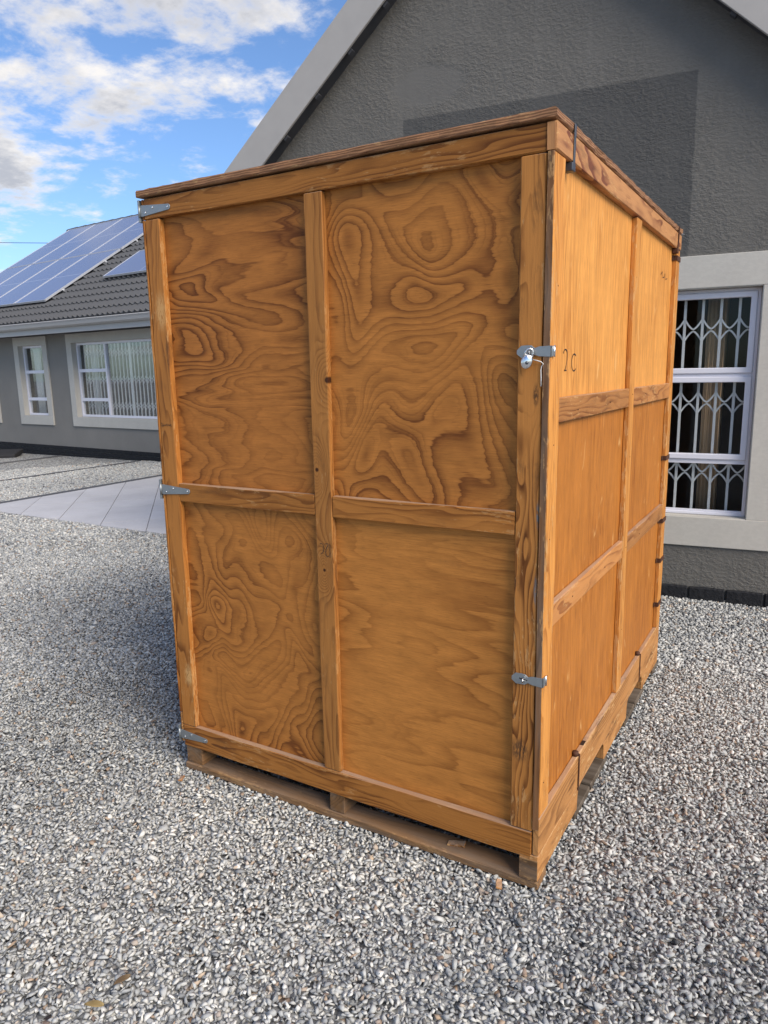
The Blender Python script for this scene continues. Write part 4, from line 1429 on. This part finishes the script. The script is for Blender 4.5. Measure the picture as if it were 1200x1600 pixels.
# hasps on the right edge
for z in (1.617, 0.681):
    hs = empty('hasp')
    hs.parent = CR
    hs.location = (0, 0, z)
    tilt = 0.0
    prof = [(1.400, 0.004), (1.412, 0.016), (1.430, 0.017), (1.441, 0.016), (1.450, 0.009), (1.462, 0.013), (1.496, 0.014), (1.496, -0.015), (1.462, -0.013), (1.450, -0.009), (1.440, -0.016), (1.414, -0.017), (1.400, -0.006)]
    prism('plate', prof, -0.0055, -0.0035, 'xz', M['galv'], hs, 0.0005)
    prism('side_leaf', [(-0.0055, -0.015), (0.022, -0.013), (0.030, -0.006), (0.030, 0.006), (0.022, 0.013), (-0.0055, 0.014)], W + 0.0012, W + 0.0035, 'yz', M['galv'], hs, 0.0005)
    link('pin', tube_mesh('pin', [(W + 0.004, 0.016, -0.015), (W + 0.004, 0.016, 0.015)], 0.0035, M['chrome'], 8), hs)
    link('staple', tube_mesh('staple', [(1.438, -0.004, 0.006), (1.438, -0.016, 0.005), (1.438, -0.019, 0.0), (1.438, -0.016, -0.005), (1.438, -0.004, -0.006)], 0.0022, M['chrome'], 8), hs)
# stamped marks on the lower hasp
fr = lambda u, v, l: (u, -l, v)
ribbon('stamped_mark', [(1.424, 0.684), (1.428, 0.681), (1.433, 0.684), (1.437, 0.680), (1.442, 0.683), (1.446, 0.679), (1.448, 0.682)], 0.0035, fr, M['ink'], CR, 0.0061)

# marker writing
sd_ = lambda u, v, l: (W + l, u, v)
two = [(a_ + 0.068, b_) for a_, b_ in arc(0.128, 1.609, 0.020, 0.016, 165, 20, 8) + [(0.1475, 1.604), (0.146, 1.596), (0.141, 1.584), (0.133, 1.571), (0.121, 1.5635), (0.131, 1.5655), (0.143, 1.5655)]]
ribbon('marker_writing', two, 0.0035, lambda u, v, l: (W - 0.0195 + l, u, v), M['ink'], CR, 0.0008)
cee = arc(0.288, 1.588, 0.026, 0.025, 52, 315, 18)
ribbon('marker_writing', cee, 0.0035, lambda u, v, l: (W - 0.0195 + l, u, v), M['ink'], CR, 0.0008)
ribbon('marker_writing', [(0.762, 1.016), (0.7625, 1.0), (0.7615, 0.969)], 0.0024, fr, M['ink'], CR, 0.0022)
ribbon('marker_writing', [(0.742, 1.0145), (0.756, 1.0155), (0.755, 1.010), (0.748, 0.999), (0.7445, 0.987), (0.746, 0.976), (0.751, 0.971), (0.757, 0.975)], 0.0022, fr, M['ink'], CR, 0.0022)
ribbon('marker_writing', [(0.722, 1.012), (0.728, 1.0145), (0.735, 1.011), (0.738, 1.002), (0.737, 0.990), (0.732, 0.982), (0.726, 0.978)], 0.0022, fr, M['ink'], CR, 0.0022)
ribbon('marker_writing', [(0.020, 1.400), (0.025, 1.396), (0.021, 1.389), (0.027, 1.387), (0.030, 1.397), (0.031, 1.387), (0.036, 1.392), (0.044, 1.391), (0.050, 1.397), (0.052, 1.388), (0.057, 1.394), (0.062, 1.390), (0.068, 1.395), (0.070, 1.386)], 0.0024, fr, M['ink'], CR, 0.0022)
# scrawl on the far upper side panel
ribbon('marker_writing', [(1.60, 1.97), (1.63, 1.985), (1.65, 1.962), (1.68, 1.966), (1.70, 1.985), (1.72, 1.96), (1.76, 1.968)], 0.004, lambda u, v, l: (W - 0.0195 + l, u, v), M['ink'], CR, 0.0008)

# steel straps and clips
for (y, mat_) in ((0.140, M['dark_steel']), (1.855, M['rust'])):
    prism('steel_strap', [(W + 0.0045, 2.100), (W + 0.0075, 2.100), (W + 0.0095, 2.206), (W + 0.0065, 2.206)], y - 0.007, y + 0.007, 'xz', mat_, CR, 0.0006)
    box('strap_foot', W - 0.018, W + 0.0082, y - 0.016, y + 0.012, 2.088, 2.1105, mat_, CR, 0.003)
for z in (2.070, 1.124, 0.806, 0.600, 0.366):
    cl = prism('rusty_clip', [(W - 0.018, 1.850), (W - 0.0145, 1.850), (W - 0.0145, 1.8685), (W + 0.0035, 1.8685), (W + 0.0035, D + 0.005), (W + 0.0005, D + 0.005), (W + 0.0005, 1.8715), (W - 0.018, 1.8715)], z - 0.011, z + 0.011, 'xy', M['rust'], CR)
for y in (0.428, 1.463):
    prism('rusty_strap', [(W + 0.001, 0.105), (W + 0.004, 0.105), (W + 0.004, 0.244), (W - 0.018, 0.246), (W - 0.018, 0.2425), (W + 0.001, 0.2412)], y - 0.004, y + 0.004, 'xz', M['rust'], CR, 0.0006)
    link('bolt_head', tube_mesh('bolt_head', [(W - 0.010, y - 0.01, 0.241), (W - 0.010, y - 0.01, 0.256)], 0.011, M['rust'], 8), CR)
box('knot_hole', W - 0.016, W - 0.004, 0.50, 0.535, 0.2385, 0.2410, M['ink'], CR)
link('nail', tube_mesh('nail', [(W - 0.002, D - 0.01, 2.19), (W + 0.012, D + 0.012, 2.186)], 0.0025, M['galv'], 6), CR)

# ------------------------------------------------------------------ padlock and wire on the upper hasp
PL = empty('padlock', (1.438, -0.020, 1.605))
tag(PL, 'chrome padlock hanging from the upper hasp of the crate', 'padlock')
bm = bmesh.new()
bmesh.ops.create_uvsphere(bm, u_segments=24, v_segments=14, radius=1.0)
for v in bm.verts:
    x, y, z = v.co
    # disc-like body, flatter on its faces
    y = math.copysign(abs(y) ** 0.75, y)
    v.co = (x * 0.0155, y * 0.0085, z * 0.020 - 0.015)
me = bpy.data.meshes.new('lock_body')
bm.to_mesh(me)
bm.free()
me.materials.append(M['chrome'])
me.polygons.foreach_set('use_smooth', [True] * len(me.polygons))
link('lock_body', me, PL)
link('shackle', tube_mesh('shackle', [(-0.010, 0.0, -0.004), (-0.010, 0.001, 0.010)] + [(-0.010 * math.cos(R(k * 30)), 0.001, 0.010 + 0.010 * math.sin(R(k * 30))) for k in range(1, 6)] + [(0.010, 0.001, 0.010), (0.010, 0.0, -0.004)], 0.003, M['chrome'], 10), PL)
link('keyway', tube_mesh('keyway', [(0.0, -0.0075, -0.018), (0.0, -0.0090, -0.018)], [0.005, 0.0045], M['dark_steel'], 12), PL)
PL.rotation_euler = (0, R(16), R(28))
wi = link('wire_seal', tube_mesh('wire_seal', [(1.446, -0.008, 1.596), (1.458, -0.007, 1.593), (1.468, -0.006, 1.590), (1.475, -0.006, 1.584), (1.470, -0.005, 1.578), (1.468, -0.004, 1.568), (1.469, -0.004, 1.548), (1.469, -0.0035, 1.525)], 0.0013, M['wire'], 6))
tag(wi, 'thin white wire dangling below the padlock at the door gap', 'wire')

# ------------------------------------------------------------------ odds and ends on the gravel
V, F = [], []
n = 20
for k in range(n):
    c, s_ = math.cos(2 * math.pi * k / n), math.sin(2 * math.pi * k / n)
    V += [(0.011 * c, 0.011 * s_, 0), (0.011 * c, 0.011 * s_, 0.002), (0.005 * c, 0.005 * s_, 0.002), (0.005 * c, 0.005 * s_, 0)]
for k in range(n):
    j = (k + 1) % n
    for i in range(4):
        F.append((4 * k + i, 4 * k + (i + 1) % 4, 4 * j + (i + 1) % 4, 4 * j + i))
o = link('washer', pymesh('washer', V, F, M['wire']), None, (1.600, -0.379, 0.0165), (R(6), R(-5), 0))
tag(o, 'small white ring washer lying on the gravel in the foreground', 'washer')


def chip(loc, rz, label, sz=(0.04, 0.016, 0.005)):
    me = board_mesh('wood_chip', sz, 0, M['stringer'], ch=0.0012, jit=0.0014, seg=0.012)
    o = link('wood_chip', me, None, loc, (R(12), R(-8), rz))
    tag(o, label, 'wood chip', 'wood chips on the gravel')


chip((1.387, -0.052, 0.017), R(110), 'brown wood chip on the gravel near the front right crate corner', (0.034, 0.017, 0.005))
chip((0.077, -0.09, 0.017), R(-60), 'pale wood chip on the gravel below the left end of the crate')
chip((1.20, 0.045, 0.032), R(10), 'flat wood offcut lying on the skid under the crate door', (0.06, 0.022, 0.006))


def leaf(loc, rz, label, col):
    V, F = [], []
    n = 8
    for i in range(n + 1):
        u = i / n
        w = 0.010 * math.sin(math.pi * u) ** 0.8
        x = -0.024 + 0.048 * u
        V += [(x, -w, 0.004 + 0.006 * math.sin(u * 4)), (x, 0, 0.002 * math.sin(u * 5)), (x, w, 0.005)]
    for i in range(n):
        for k in range(2):
            F.append((3 * i + k, 3 * i + 3 + k, 3 * i + 4 + k, 3 * i + 1 + k))
    m = simple('dry leaf ' + label[:6], col, 0.7, var=0.3, nscale=80)
    o = link('dry_leaf', pymesh('dry_leaf', V, F, m, smooth=True), None, loc, (R(10), R(5), rz))
    md = o.modifiers.new('thick', 'SOLIDIFY')
    md.thickness = 0.0008
    tag(o, label, 'leaf', 'dry leaves on the gravel')


leaf((0.661, -0.958, 0.018), R(35), 'yellow dry leaf on the gravel at the bottom left', (0.26, 0.19, 0.08))
leaf((0.66, -0.87, 0.016), R(80), 'brown dry leaf just above the yellow leaf on the gravel', (0.16, 0.11, 0.06))
